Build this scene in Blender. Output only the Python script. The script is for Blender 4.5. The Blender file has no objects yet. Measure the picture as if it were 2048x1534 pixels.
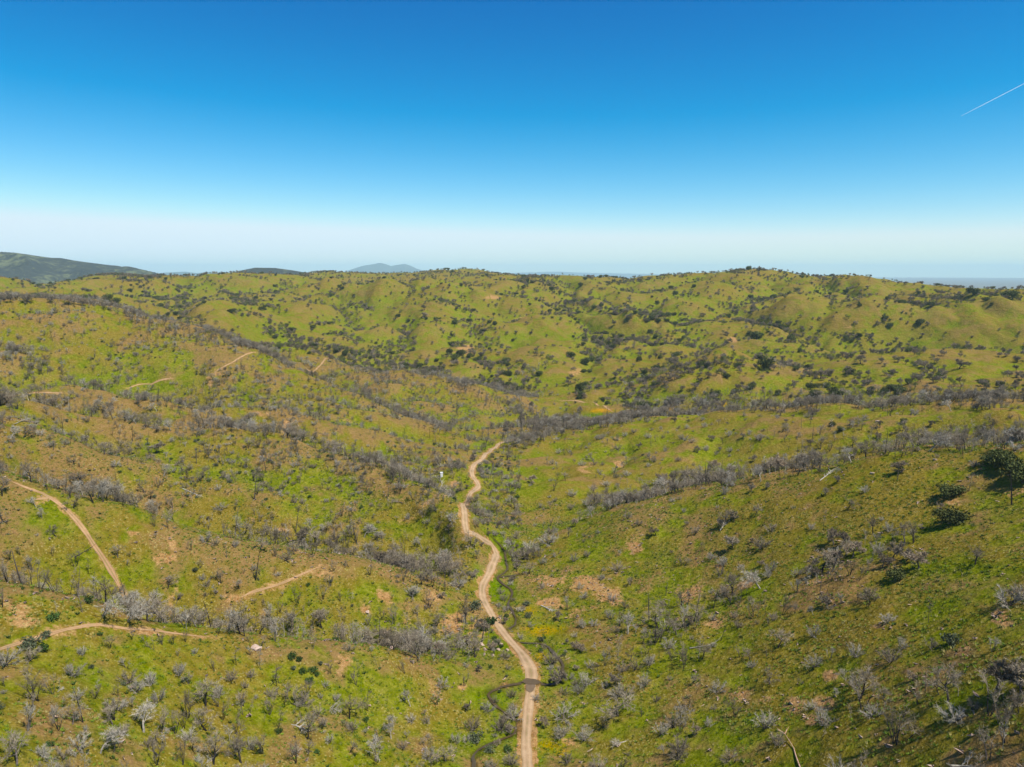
import bpy, math, random
import numpy as np
from mathutils import Vector

# ------------------------------------------------------------------ camera, world, sun, exposure
scene = bpy.context.scene
CAM_Z = 130.0
F = 1430.0                                   # focal length in photograph pixels (2048 wide)
PITCH = math.atan((767 - 544) / F)
cam_d = bpy.data.cameras.new("camera")
cam = bpy.data.objects.new("camera", cam_d)
scene.collection.objects.link(cam)
cam.location = (0, 0, CAM_Z)
cam.rotation_euler = (math.pi / 2 - PITCH, 0, 0)
cam_d.sensor_width = 36.0
cam_d.lens = F / 2048 * 36.0
cam_d.clip_start = 1.0
cam_d.clip_end = 150000.0
scene.camera = cam

SUN_ELEV = math.radians(61)
SUN_AZ = math.radians(126)                   # clockwise from +Y (the view direction): from the right, a little behind
world = bpy.data.worlds.new("World")
scene.world = world
world.use_nodes = True
wn = world.node_tree.nodes
wl = world.node_tree.links
bg = wn["Background"]
sky = wn.new("ShaderNodeTexSky")
sky.sky_type = 'NISHITA'
sky.sun_disc = False
sky.sun_elevation = SUN_ELEV
sky.sun_rotation = SUN_AZ
sky.altitude = 900
sky.air_density = 1.0
sky.dust_density = 0.3
sky.ozone_density = 2.5
sc_ = wn.new("ShaderNodeSeparateColor")
cc_ = wn.new("ShaderNodeCombineColor")
wl.new(sky.outputs[0], sc_.inputs[0])
for ch, (pw, kk, off, top) in enumerate(((2.35, .206, 1.12, 8.9), (1.42, .82, .62, 10.7), (1.20, 1.18, 0.0, 11.8))):      # the camera's contrast curve, channel by channel
    m1 = wn.new("ShaderNodeMath"); m1.operation = 'POWER'; m1.inputs[1].default_value = pw
    m2 = wn.new("ShaderNodeMath"); m2.operation = 'MULTIPLY'; m2.inputs[1].default_value = kk
    wl.new(sc_.outputs[ch], m1.inputs[0]); wl.new(m1.outputs[0], m2.inputs[0])
    m3 = wn.new("ShaderNodeMath"); m3.operation = 'SUBTRACT'; m3.inputs[1].default_value = off
    m4 = wn.new("ShaderNodeMath"); m4.operation = 'MAXIMUM'; m4.inputs[1].default_value = 0.0
    wl.new(m2.outputs[0], m3.inputs[0]); wl.new(m3.outputs[0], m4.inputs[0]); 
    m5 = wn.new("ShaderNodeMath"); m5.operation = 'SMOOTH_MIN'; m5.inputs[1].default_value = top; m5.inputs[2].default_value = 1.5
    wl.new(m4.outputs[0], m5.inputs[0]); wl.new(m5.outputs[0], cc_.inputs[ch])
wl.new(cc_.outputs[0], bg.inputs["Color"])
bg.inputs["Strength"].default_value = 0.065

sun_d = bpy.data.lights.new("sun", 'SUN')
sun_d.energy = 4.8
sun_d.angle = math.radians(0.5)
sun_d.color = (1.0, 0.955, 0.87)
sun = bpy.data.objects.new("sun", sun_d)
scene.collection.objects.link(sun)
sd = Vector((math.sin(SUN_AZ) * math.cos(SUN_ELEV), math.cos(SUN_AZ) * math.cos(SUN_ELEV), math.sin(SUN_ELEV)))
sun.rotation_euler = sd.to_track_quat('Z', 'Y').to_euler()
sun.location = (400, -200, 600)

vs = scene.view_settings
vs.view_transform = 'Standard'
vs.look = 'None'
vs.gamma = 1.0
vs.use_curve_mapping = False
vs.exposure = 0.42

HAZE_DENSITY = 3.7e-5
scene.cycles.volume_bounces = 2

# ------------------------------------------------------------------ helpers
rs = np.random.RandomState(7)
random.seed(7)
C = scene.collection


def lat(ix, iy, seed):
    n = (ix.astype(np.int64) * 374761393 + iy.astype(np.int64) * 668265263 + seed * 1442695041) & 0xffffffff
    n = ((n ^ (n >> 13)) * 1274126177) & 0xffffffff
    n = (n ^ (n >> 16)) & 0xffffffff
    return n.astype(np.float64) / 4294967295.0


def vnoise(x, y, seed=0):
    """gradient-like smooth noise in -1..1"""
    ix = np.floor(x); iy = np.floor(y)
    fx = x - ix; fy = y - iy
    u = fx * fx * fx * (fx * (fx * 6 - 15) + 10); v = fy * fy * fy * (fy * (fy * 6 - 15) + 10)

    def g(ox, oy):
        a = lat(ix + ox, iy + oy, seed) * 6.2831853
        return np.cos(a) * (fx - ox) + np.sin(a) * (fy - oy)
    a = g(0, 0) * (1 - u) + g(1, 0) * u
    b = g(0, 1) * (1 - u) + g(1, 1) * u
    return (a * (1 - v) + b * v) * 1.5


def fbm(x, y, wl_, octs=4, seed=0, gain=0.5):
    s = 0; a = 1.0; f = 1.0 / wl_; t = 0
    for o in range(octs):
        s = s + a * vnoise(x * f + o * 17.3, y * f - o * 9.1, seed + o)
        t += a; a *= gain; f *= 2.03
    return s / t


def smooth(e0, e1, x):
    t = np.clip((x - e0) / (e1 - e0), 0, 1)
    return t * t * (3 - 2 * t)


CP, SP = math.cos(PITCH), math.sin(PITCH)


def ray(px, py):
    """azimuth and tan(elevation) of a photograph pixel"""
    px = np.asarray(px, float); py = np.asarray(py, float)
    dx = px - 1024; up = 767 - py
    dy = F * CP + up * SP
    dz = -F * SP + up * CP
    h = np.hypot(dx, dy)
    return np.arctan2(dx, dy), dz / h


def to_px(x, y, z):
    zz = z - CAM_Z
    d = y * CP - zz * SP
    u = y * SP + zz * CP
    d = np.maximum(d, 1e-3)
    return 1024 + F * x / d, 767 - F * u / d


# ------------------------------------------------------------------ the terrain: crests and gullies as surveyed lines
ctrl = []          # azimuth, ln r, z/r


def vis(pts):
    for px, py, r in pts:
        a, t = ray(px, py)
        ctrl.append((float(a), math.log(r), float(t)))


gully_pts = []


def dens(pts, n=4):
    out = []
    for a, b in zip(pts[:-1], pts[1:]):
        for k in range(n):
            out.append(tuple(a[i] + (b[i] - a[i]) * k / n for i in range(3)))
    out.append(pts[-1])
    return out


def hid(pts, gully=True):
    """pts (px column near the horizon line, r, z): ground hidden behind a crest"""
    for px, r, z in pts:
        a = math.atan2(px - 1024, F * CP - 60)
        if gully: z = z - 4.5 * min(1, max(0, (z + 3) / 10))
        ctrl.append((a, math.log(r), (z - CAM_Z) / r))
    if gully:
        for px, r, z in dens(pts, 8):
            a = math.atan2(px - 1024, F * CP - 60)
            gully_pts.append((r * math.sin(a), r * math.cos(a)))


# left spurs, near to far
vis([(-350, 1450, 150), (-350, 1250, 190), (0, 1520, 140), (0, 1330, 172), (250, 1500, 148), (250, 1360, 174), (500, 1500, 158), (500, 1380, 180),
     (750, 1500, 168), (750, 1400, 190), (900, 1520, 170), (900, 1400, 200)])
vis(dens([(-350, 1080, 225), (0, 1165, 210), (100, 1182, 208), (200, 1206, 206), (300, 1240, 202), (500, 1265, 204), (750, 1300, 206), (900, 1335, 212)], 2))
hid([(-350, 262, 24), (0, 250, 15), (150, 245, 10.5), (300, 240, 7), (500, 240, 3), (750, 236, 1), (900, 240, -.5)])
vis([(0, 1100, 275), (300, 1130, 272), (500, 1180, 262), (700, 1210, 256), (850, 1230, 255)])
vis(dens([(-350, 920, 345), (0, 962, 330), (110, 995, 322), (250, 1018, 316), (400, 1060, 302), (560, 1092, 292), (700, 1115, 282), (830, 1160, 273), (930, 1195, 270)], 2))
hid([(-350, 385, 24), (0, 372, 13.5), (150, 365, 8), (300, 345, 4), (450, 335, 1), (600, 325, -1), (720, 318, -2.5), (850, 310, -3)])
vis([(0, 930, 390), (200, 950, 392), (400, 980, 385), (550, 1010, 365), (700, 1040, 345), (800, 1060, 335), (880, 1090, 325)])
vis([(200, 900, 430), (450, 910, 418), (620, 945, 395), (720, 985, 370), (820, 1020, 345)])
vis(dens([(-350, 815, 500), (0, 832, 490), (250, 848, 470), (480, 862, 450), (620, 885, 430), (720, 930, 390), (800, 970, 362), (870, 1010, 338), (940, 1068, 318)], 2))
hid([(-350, 545, 22), (0, 540, 17), (250, 522, 11), (480, 500, 11), (620, 480, 10), (720, 450, 3), (800, 430, -4), (870, 425, -6)])
vis(dens([(-350, 760, 610), (0, 780, 600), (150, 772, 600), (280, 798, 560)], 2))
hid([(-350, 670, 20), (0, 665, 17), (150, 660, 19), (280, 625, 14), (400, 600, 14)])
vis([(400, 822, 545), (550, 850, 530), (700, 880, 520), (800, 905, 510), (880, 940, 470), (0, 700, 760), (200, 700, 750), (400, 740, 690), (550, 780, 640), (650, 820, 600), (750, 855, 570), (850, 885, 555)])
vis(dens([(-350, 590, 960), (0, 602, 950), (100, 612, 950), (200, 612, 950), (300, 650, 900), (400, 675, 850), (480, 690, 800), (560, 720, 740), (640, 755, 690), (700, 785, 660),
          (780, 822, 625), (860, 855, 602), (930, 880, 590)], 1))
hid([(-350, 1080, 86), (0, 1070, 80), (200, 1060, 68), (300, 985, 47), (400, 935, 37), (480, 885, 34), (560, 825, 21), (640, 775, 8), (700, 745, -2), (780, 705, -12), (860, 675, -15)])
vis([(100, 600, 1300), (350, 640, 1150), (450, 662, 1050)])
vis(dens([(500, 682, 960), (600, 705, 905), (740, 738, 855), (840, 747, 850), (960, 770, 820), (1060, 800, 790), (1110, 835, 775)], 2))
vis([(760, 770, 780), (880, 800, 745), (980, 835, 700), (1050, 860, 650)])
hid([(500, 1020, 27), (600, 990, 14), (740, 950, -1), (840, 940, -8), (960, 920, -17), (1060, 870, -19)])
# valley floor with the road
road_r = [(1055, 1534, 172), (1060, 1350, 216), (1005, 1262, 248), (966, 1180, 282), (990, 1105, 326), (930, 1035, 380), (955, 972, 442), (945, 935, 495), (1000, 892, 572), (1035, 880, 596)]
vis(road_r)
vis([(px + 45, py, r * 1.005) for px, py, r in road_r[:-2]])
vis([(1190, 822, 762), (1150, 815, 775), (1260, 828, 742)])
hid([(1040, 640, -15), (1110, 690, -18), (1200, 715, -19), (1350, 700, -12), (1500, 690, -8), (1700, 688, -6), (1850, 685, -5), (2048, 680, -4), (2400, 680, 0)])
# right side
vis(dens([(1110, 872, 605), (1150, 862, 603), (1350, 832, 612), (1500, 818, 605), (1700, 812, 600), (1850, 815, 592), (2048, 820, 580), (2400, 820, 575)], 2))
vis([(1150, 930, 520), (1250, 905, 530), (1400, 890, 525), (1600, 865, 520), (1800, 855, 500), (2048, 850, 490), (1100, 960, 470), (1200, 970, 445)])
hid([(1250, 415, -4), (1400, 415, 2), (1600, 410, 14), (1800, 402, 25), (2048, 395, 33), (2400, 390, 44)])
vis(dens([(1150, 1035, 372), (1250, 1003, 360), (1400, 975, 350), (1600, 940, 345), (1800, 905, 340), (2048, 885, 330), (2400, 850, 325)], 2))
vis([(2048, 1000, 262), (2048, 1200, 190), (2048, 1500, 128), (1850, 1050, 260), (1850, 1250, 192), (1850, 1500, 138), (1650, 1060, 272), (1650, 1130, 248), (1650, 1200, 222), (1650, 1350, 185), (1650, 1500, 152),
     (1450, 1080, 292), (1450, 1180, 256), (1450, 1300, 214), (1450, 1500, 165), (1250, 1080, 312), (1250, 1180, 275), (1250, 1300, 226), (1250, 1500, 176), (1120, 1150, 292),
     (2400, 1000, 240), (2400, 1200, 180), (2400, 1450, 130)])
for px, py, r in dens([(1250, 1288, 232), (1450, 1240, 241), (1600, 1190, 232), (1720, 1140, 245)], 6):
    a, t = ray(px, py); gully_pts.append((r * math.sin(a), r * math.cos(a)))
# hills beyond the valley
vis(dens([(1180, 770, 880), (1300, 748, 880), (1380, 718, 880), (1450, 698, 885), (1550, 722, 880), (1650, 758, 860)], 2))
vis([(1250, 800, 800), (1450, 780, 780), (1600, 790, 770), (1800, 790, 760), (2048, 790, 750), (2400, 790, 750), (1450, 745, 820)])
hid([(1300, 960, 12), (1450, 980, 18), (1600, 950, 14)], False)
vis([(1700, 735, 900), (1900, 740, 900), (2048, 745, 900), (2400, 745, 900)])
vis([(1600, 712, 1030), (1750, 706, 1030), (1900, 710, 1020), (2048, 714, 1010), (2400, 714, 1010)])
hid([(1600, 1100, 22), (1750, 1120, 6), (1900, 1110, 8), (2048, 1100, 18), (2400, 1100, 20)])
vis([(900, 720, 1030), (1000, 740, 960), (1100, 752, 930), (900, 680, 1150), (1000, 700, 1080), (1100, 700, 1080), (1200, 700, 1080), (1300, 690, 1100)])
vis([(700, 700, 1080), (600, 665, 1250), (750, 660, 1250), (850, 650, 1280), (950, 655, 1250), (1050, 650, 1280), (1150, 655, 1250), (1250, 655, 1230), (1400, 655, 1230), (1500, 660, 1200),
     (1600, 655, 1250), (1700, 650, 1300), (1850, 650, 1300), (2048, 645, 1250), (2400, 645, 1250)])
vis([(350, 610, 1500), (500, 620, 1480), (650, 610, 1500), (800, 605, 1520), (950, 600, 1520), (1100, 600, 1500), (1250, 602, 1500), (1400, 600, 1500), (1550, 600, 1500), (1700, 600, 1500),
     (1850, 610, 1400), (2048, 612, 1350), (2400, 612, 1350)])
vis([(100, 585, 1700), (250, 580, 1850), (400, 580, 1850), (550, 580, 1800), (700, 580, 1750), (850, 578, 1750), (1000, 575, 1750), (1150, 575, 1750), (1300, 574, 1750), (1450, 565, 1700), (1600, 570, 1700), (1750, 580, 1650), (1900, 590, 1500)])
skyline = [(-350, 600), (0, 580), (60, 577), (110, 570), (160, 558), (205, 548), (250, 547), (300, 551), (350, 550), (400, 550), (460, 549), (520, 550), (590, 553), (650, 560), (720, 571), (800, 571), (850, 565), (900, 560),
           (1000, 554), (1100, 551), (1200, 554), (1250, 557), (1300, 553), (1400, 547), (1450, 542), (1500, 538), (1550, 543), (1600, 548), (1650, 551), (1700, 551), (1740, 555), (1790, 565),
           (1850, 568), (1950, 573), (2048, 578), (2200, 584), (2400, 590)]


def sky_r(px):
    return float(np.interp(px, [-350, 200, 700, 1500, 1750, 2048, 2400], [2300, 2250, 2050, 2000, 1950, 1600, 1600]))


vis([(px, py, sky_r(px)) for px, py in skyline])
for px, py in skyline:
    a, t = ray(px, py)
    r = sky_r(px) * 1.12
    ctrl.append((float(a), math.log(r), float(t) - 28 / r))
# second skyline, left of centre
vis([(-350, 600, 3000), (200, 575, 3000), (450, 556, 2900), (560, 550, 2850), (610, 547, 2800), (660, 542, 2800), (720, 547, 2800), (800, 549, 2750), (860, 545, 2700), (895, 538, 2700),
     (930, 543, 2700), (965, 541, 2700), (1000, 547, 2700), (1060, 552, 2700), (1200, 562, 2700), (1600, 570, 2700), (2048, 590, 2500), (2400, 600, 2500)])
for px in range(-350, 2500, 300):
    a = math.atan2(px - 1024, F * CP - 30)
    ctrl.append((a, math.log(3500), (-10 - CAM_Z) / 3500))
    ctrl.append((a, math.log(4600), (-125 - CAM_Z) / 4600))
# rim of the near ground
for px in range(-500, 2700, 250):
    a = math.atan2(px - 1024, F * .8)
    z = 0 + 18 * smooth(1100, 0, px) + 38 * smooth(1100, 2048, px)
    ctrl.append((a, math.log(95), (z - CAM_Z) / 95))
    ctrl.append((a, math.log(55), (z - CAM_Z) / 55))
ctrl = np.array(ctrl)

NA, NR = 760, 1000
AZ0, AZ1 = math.radians(-50), math.radians(50)
U0, U1 = math.log(60), math.log(4600)
az = np.linspace(AZ0, AZ1, NA)
# rows: finer where the ground is seen at a grazing angle near the crests
uu = np.linspace(U0, U1, NR)


def solve_tps(P, V, lam):
    n = len(P)
    d = np.hypot(P[:, None, 0] - P[None, :, 0], P[:, None, 1] - P[None, :, 1])
    K = np.where(d > 1e-9, d * d * np.log(np.maximum(d, 1e-9)), 0)
    K = K + lam * np.eye(n)
    Q = np.column_stack([np.ones(n), P])
    A = np.zeros((n + 3, n + 3)); A[:n, :n] = K; A[:n, n:] = Q; A[n:, :n] = Q.T
    b = np.zeros(n + 3); b[:n] = V
    return np.linalg.solve(A, b)


P = ctrl[:, :2].copy()
P[:, 0] *= 1.15
w = solve_tps(P, ctrl[:, 2], 2e-5)


def tps(a, u):
    a = np.asarray(a) * 1.15
    out = np.empty(a.shape)
    af, uf, of = a.ravel(), np.asarray(u).ravel(), out.ravel()
    for s in range(0, len(af), 20000):
        A_ = af[s:s + 20000, None]; U_ = uf[s:s + 20000, None]
        d2 = (A_ - P[None, :, 0]) ** 2 + (U_ - P[None, :, 1]) ** 2
        K = 0.5 * d2 * np.log(np.maximum(d2, 1e-18))
        of[s:s + 20000] = K @ w[:-3] + w[-3] + w[-2] * af[s:s + 20000] + w[-1] * uf[s:s + 20000]
    return of.reshape(a.shape)


# coarse evaluation, cubic up-sampling
ca = np.linspace(AZ0, AZ1, 200); cu = np.linspace(U0, U1, 300)
CG = tps(*[m for m in np.meshgrid(ca, cu, indexing='ij')])


def cubic_axis(G, n):
    m = G.shape[0]
    t = np.linspace(0, m - 1, n)
    i = np.clip(np.floor(t).astype(int), 0, m - 2); f = (t - i)[:, None]
    g = lambda k: G[np.clip(i + k, 0, m - 1)]
    p0, p1, p2, p3 = g(-1), g(0), g(1), g(2)
    return p1 + .5 * f * (p2 - p0 + f * (2 * p0 - 5 * p1 + 4 * p2 - p3 + f * (3 * (p1 - p2) + p3 - p0)))


G = cubic_axis(CG, NA)
G = cubic_axis(G.T, NR).T                     # NA x NR of z/r
AZ, UU = np.meshgrid(az, uu, indexing='ij')
R = np.exp(UU)
X = R * np.sin(AZ); Y = R * np.cos(AZ)
Z0 = CAM_Z + G * R
# spurs and runnels of real hills on top of the surveyed lines
far = smooth(750, 1300, R)
edge = 1 - smooth(2900, 3600, R)
wx = X + 90 * fbm(X, Y, 420, 2, 31); wy = Y + 90 * fbm(X, Y, 420, 2, 37)
gn1 = np.abs(vnoise(wx / 300, wy / 470, 11) + .35 * vnoise(wx / 120, wy / 170, 12))
gn2 = np.abs(vnoise(wx / 105 + 7, wy / 150, 15) + .3 * vnoise(wx / 45, wy / 60, 16))
ridg = np.minimum(gn1 * 1.5, 1.15) ** .85
sk = np.array([sky_r(p) for p in np.linspace(-600, 2600, 60)])
skR = np.interp(AZ, np.arctan2(np.linspace(-600, 2600, 60) - 1024, F), sk)
atsky = np.maximum(np.exp(-((R / skR - 1) / 0.07) ** 2), smooth(2350, 2600, R))
gn3 = np.abs(vnoise(wx / 48 + 3, wy / 64, 18))
gully_far = np.maximum(np.exp(-(gn1 / .10) ** 2), .75 * np.exp(-(gn2 / .10) ** 2))
Z = Z0 + far * edge * (1 - .8 * atsky) * (ridg - .50) * 40.0
Z += far * edge * (1 - .7 * atsky) * ((np.minimum(gn2, 1) - .35) * 22 + (np.minimum(gn3, 1) - .35) * 7)
mid = smooth(230, 450, R)
rid2 = np.minimum(1, 1.6 * np.abs(vnoise((X + 14 * fbm(X, Y, 60, 2, 5)) / 75, (Y + 12 * fbm(X, Y, 50, 2, 6)) / 62, 21) + .3 * vnoise(X / 30, Y / 30, 22)))
Z += (rid2 - .5) * 6.5 * mid * (1 - far)
Z += fbm(X, Y, 34, 3, 3) * (0.9 + .5 * mid)
Z += fbm(X, Y, 9, 2, 8) * 0.22
Z += fbm(X, Y, 3, 2, 9) * 0.10 * (1 - smooth(300, 600, R))


def to_grid(x, y):
    a = np.arctan2(x, y); u = np.log(np.maximum(np.hypot(x, y), 1))
    return (a - AZ0) / (AZ1 - AZ0) * (NA - 1), (u - U0) / (U1 - U0) * (NR - 1)


def sample(Gd, x, y):
    i, j = to_grid(np.asarray(x, float), np.asarray(y, float))
    i = np.clip(i, 0, NA - 1.001); j = np.clip(j, 0, NR - 1.001)
    i0 = i.astype(int); j0 = j.astype(int); fi = i - i0; fj = j - j0
    return (Gd[i0, j0] * (1 - fi) * (1 - fj) + Gd[i0 + 1, j0] * fi * (1 - fj) + Gd[i0, j0 + 1] * (1 - fi) * fj + Gd[i0 + 1, j0 + 1] * fi * fj)


TAN = (Z - CAM_Z) / R
RUNMAX = np.maximum.accumulate(TAN[:, :], axis=1)


def hit(px, py):
    """where the ray of a photograph pixel meets the ground: x, y"""
    a, t = ray(px, py)
    i = (float(a) - AZ0) / (AZ1 - AZ0) * (NA - 1)
    i0 = min(max(int(i), 0), NA - 2); f = i - i0
    row = RUNMAX[i0] * (1 - f) + RUNMAX[i0 + 1] * f
    j = int(np.searchsorted(row, float(t)))
    if j >= NR: j = int(np.argmax(row))
    j = max(1, min(j, NR - 1))
    t0, t1 = row[j - 1], row[j]
    g = 0 if t1 - t0 < 1e-9 else (float(t) - t0) / (t1 - t0)
    g = min(max(g, 0), 1)
    r = math.exp(uu[j - 1] + (uu[j] - uu[j - 1]) * g)
    return r * math.sin(float(a)), r * math.cos(float(a))


def catmull(pts, n):
    pts = np.array(pts, float); out = []
    for k in range(len(pts) - 1):
        p0 = pts[max(k - 1, 0)]; p1 = pts[k]; p2 = pts[k + 1]; p3 = pts[min(k + 2, len(pts) - 1)]
        for q in range(n):
            t = q / n
            out.append(.5 * (2 * p1 + (p2 - p0) * t + (2 * p0 - 5 * p1 + 4 * p2 - p3) * t * t + (3 * p1 - p0 - 3 * p2 + p3) * t ** 3))
    out.append(pts[-1])
    return np.array(out)


def ground_line(pix, step=1.5):
    w_ = np.array([hit(a, b) for a, b in pix])
    c = catmull(w_, 14)
    L = np.concatenate([[0], np.cumsum(np.hypot(*(np.diff(c, axis=0).T)))])
    n = max(int(L[-1] / step), 2)
    s = np.linspace(0, L[-1], n)
    return np.column_stack([np.interp(s, L, c[:, 0]), np.interp(s, L, c[:, 1])])


ROAD = [(1055, 1700), (1055, 1534), (1053, 1470), (1058, 1400), (1063, 1355), (1058, 1330), (1038, 1300), (1005, 1262), (985, 1232), (968, 1200), (965, 1172), (982, 1138), (993, 1112), (984, 1090), (962, 1076),
        (942, 1064), (930, 1040), (926, 1010), (940, 988), (956, 974), (953, 962), (944, 946), (946, 934), (968, 912), (992, 895), (1018, 882), (1032, 878)]
TRACKS = [
    ([(20, 962), (55, 976), (105, 998), (150, 1037), (185, 1085), (210, 1122), (235, 1165), (250, 1200)], 1.9, "dirt_track"),
    ([(105, 995), (85, 997), (66, 1000)], 1.2, "dirt_track"),
    ([(-60, 1316), (0, 1298), (60, 1280), (150, 1256), (200, 1250), (260, 1258), (330, 1264), (420, 1275)], 1.1, "dirt_track"),
    ([(642, 1132), (600, 1150), (560, 1168), (480, 1196)], 1.0, "dirt_track"),
    ([(42, 790), (80, 785), (130, 787)], 1.8, "dirt_track"),
    ([(250, 779), (290, 768), (348, 757)], 1.8, "dirt_track"),
    ([(415, 757), (460, 727), (512, 704)], 1.8, "dirt_track"),
    ([(608, 733), (640, 731), (700, 724)], 2.4, "dirt_track"),
    ([(1120, 801), (1166, 804), (1192, 807), (1214, 816), (1226, 824)], 2.8, "dirt_track"),
]
STREAMS = [
    [(930, 1600), (950, 1534), (948, 1512), (962, 1494), (1008, 1478), (1030, 1465), (1034, 1442), (1010, 1425), (982, 1397), (978, 1384), (1000, 1375), (1030, 1367), (1062, 1364), (1092, 1367), (1116, 1364),
     (1128, 1345), (1118, 1318), (1098, 1295), (1080, 1286), (1050, 1285), (1022, 1278), (1013, 1262), (1030, 1247), (1028, 1225), (1016, 1206), (1023, 1183), (1002, 1163), (996, 1153), (1012, 1140), (1012, 1115), (1003, 1092), (985, 1072)],
    [(996, 1153), (1015, 1151), (1040, 1147)],
    [(985, 940), (986, 925), (975, 915)],
]
road_c = ground_line(ROAD)
track_c = [(ground_line(p), wd) for p, wd, _ in TRACKS]
stream_c = [ground_line(p, 1.0) for p in STREAMS]
for q in stream_c:
    q[:, 0] += .9 * fbm(q[:, 0] + 50, q[:, 1], 9, 3, 141); q[:, 1] += .9 * fbm(q[:, 0], q[:, 1] + 90, 9, 3, 143)


def dist_to(lines, x, y, cap=40.0):
    """distance to a set of dense polylines, by hashing onto the grid"""
    pts = np.vstack(lines)
    d = np.full(np.shape(x), cap)
    fx = np.asarray(x).ravel(); fy = np.asarray(y).ravel(); fd = d.ravel()
    cell = cap
    key = {}
    for k, (a, b) in enumerate(pts):
        key.setdefault((int(a // cell), int(b // cell)), []).append(k)
    cx = (fx // cell).astype(int); cy = (fy // cell).astype(int)
    code = cx * 100003 + cy
    order = np.argsort(code, kind='stable'); sc = code[order]
    starts = np.flatnonzero(np.r_[True, sc[1:] != sc[:-1]]); ends = np.r_[starts[1:], len(sc)]
    for s, e in zip(starts, ends):
        idx = order[s:e]
        kx, ky = cx[idx[0]], cy[idx[0]]
        cand = []
        for ox in (-1, 0, 1):
            for oy in (-1, 0, 1):
                cand += key.get((kx + ox, ky + oy), [])
        if not cand: continue
        q = pts[cand]
        for s2 in range(0, len(idx), 4000):
            ii = idx[s2:s2 + 4000]
            dd = np.sqrt(((fx[ii, None] - q[None, :, 0]) ** 2 + (fy[ii, None] - q[None, :, 1]) ** 2).min(1))
            fd[ii] = np.minimum(fd[ii], dd)
    return fd.reshape(np.shape(x))


Droad = dist_to([road_c], X, Y, 12)
Dstream = dist_to(stream_c, X, Y, 12)
Dtrack = dist_to([t[0] for t in track_c], X, Y, 12)
# level the ground lightly under the road, cut the stream bed
Zs = Z.copy()
k_ = 2
acc = 0
for a_ in range(-k_, k_ + 1):
    for b_ in range(-k_, k_ + 1):
        acc = acc + np.roll(np.roll(Zs, a_, 0), b_, 1)
Zs = acc / (2 * k_ + 1) ** 2
wr = 1 - smooth(2.0, 5.0, Droad)
Z = Z * (1 - wr) + Zs * wr
Zroad = Z.copy()
Zstream = Zs.copy()
Z -= 0.16 * (1 - smooth(1.2, 2.4, Droad))
Z -= 0.5 * (1 - smooth(0.5, 1.6, Dstream)) * smooth(1.5, 3.5, Droad)
TAN = (Z - CAM_Z) / R
RUNMAX = np.maximum.accumulate(TAN, axis=1)


def ground(x, y):
    return sample(Z, x, y)


# ------------------------------------------------------------------ ground cover attributes
PX, PY = to_px(X, Y, Z)
SOIL = [(330, 1118, 22, 13, .9), (480, 1196, 35, 10, .8), (236, 1090, 14, 20, .6), (268, 1068, 18, 8, .5), (345, 1085, 12, 25, .5), (1270, 1090, 20, 26, .8), (1100, 1160, 50, 14, .6), (1160, 1165, 55, 20, .8),
        (1215, 1192, 32, 20, .9), (1428, 1243, 20, 17, .9), (1095, 1205, 30, 14, .8), (1440, 1135, 14, 10, .8), (1590, 1410, 28, 26, 1), (1650, 1408, 24, 16, .8), (1625, 1440, 26, 12, .7), (1540, 1400, 40, 14, .5),
        (1480, 1390, 30, 20, .5), (2005, 1235, 20, 18, 1), (1760, 1250, 18, 7, .8), (1925, 1300, 14, 14, .8), (1660, 1350, 22, 14, .7), (1655, 1200, 20, 10, .5), (1380, 1185, 40, 30, .5), (1365, 1240, 22, 40, .4),
        (920, 1250, 50, 30, .7), (760, 1195, 30, 24, .6), (690, 1330, 26, 22, .6), (985, 595, 18, 4, .9), (1466, 679, 12, 6, 1), (575, 852, 12, 12, .8), (530, 828, 20, 7, .6), (852, 1008, 13, 10, .5),
        (912, 968, 22, 8, .75), (893, 990, 10, 8, .5), (60, 1245, 38, 10, .8), (40, 1220, 40, 30, .5), (430, 748, 20, 10, .8), (420, 760, 12, 20, .5), (345, 758, 12, 3, .6), (1700, 1460, 40, 10, .3),
        (1240, 930, 14, 10, .7), (1170, 938, 18, 14, .6), (1240, 875, 14, 6, .5), (1100, 1010, 18, 8, .4), (1150, 745, 16, 12, .6), (930, 700, 24, 14, .7), (1500, 1170, 30, 14, .5), (1820, 870, 30, 8, .5),
        (1970, 935, 18, 10, .5), (1560, 1020, 30, 18, .35), (1900, 1005, 40, 16, .35), (400, 640, 18, 8, .3), (740, 1220, 20, 14, .6), (870, 1190, 26, 12, .6), (640, 1150, 40, 14, .5), (640, 1090, 14, 10, .5),
        (560, 1060, 14, 8, .5), (505, 1040, 20, 10, .4), (1180, 600, 30, 6, .3), (700, 840, 18, 10, .5), (870, 1405, 14, 12, .5), (1010, 1370, 14, 7, .7), (290, 1262, 50, 9, .7), (420, 1275, 40, 7, .5), (925, 1375, 12, 8, .7),
        (1630, 560, 20, 6, .4), (1045, 635, 20, 10, .35), (1700, 655, 18, 10, .35), (1250, 1320, 50, 10, .2), (600, 880, 14, 8, .4), (780, 1000, 60, 12, .4), (800, 1040, 60, 20, .3)]
FLOWERS = [(1085, 1260, 34, 9, .62), (1083, 1312, 10, 6, .9), (1055, 1222, 14, 8, .5), (1444, 808, 9, 4, 1.6), (1200, 821, 22, 3, 1.4), (1495, 808, 6, 3, .9), (1060, 1400, 10, 5, .4), (1100, 1490, 30, 10, .35), (1125, 1505, 14, 6, .5)]
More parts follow.
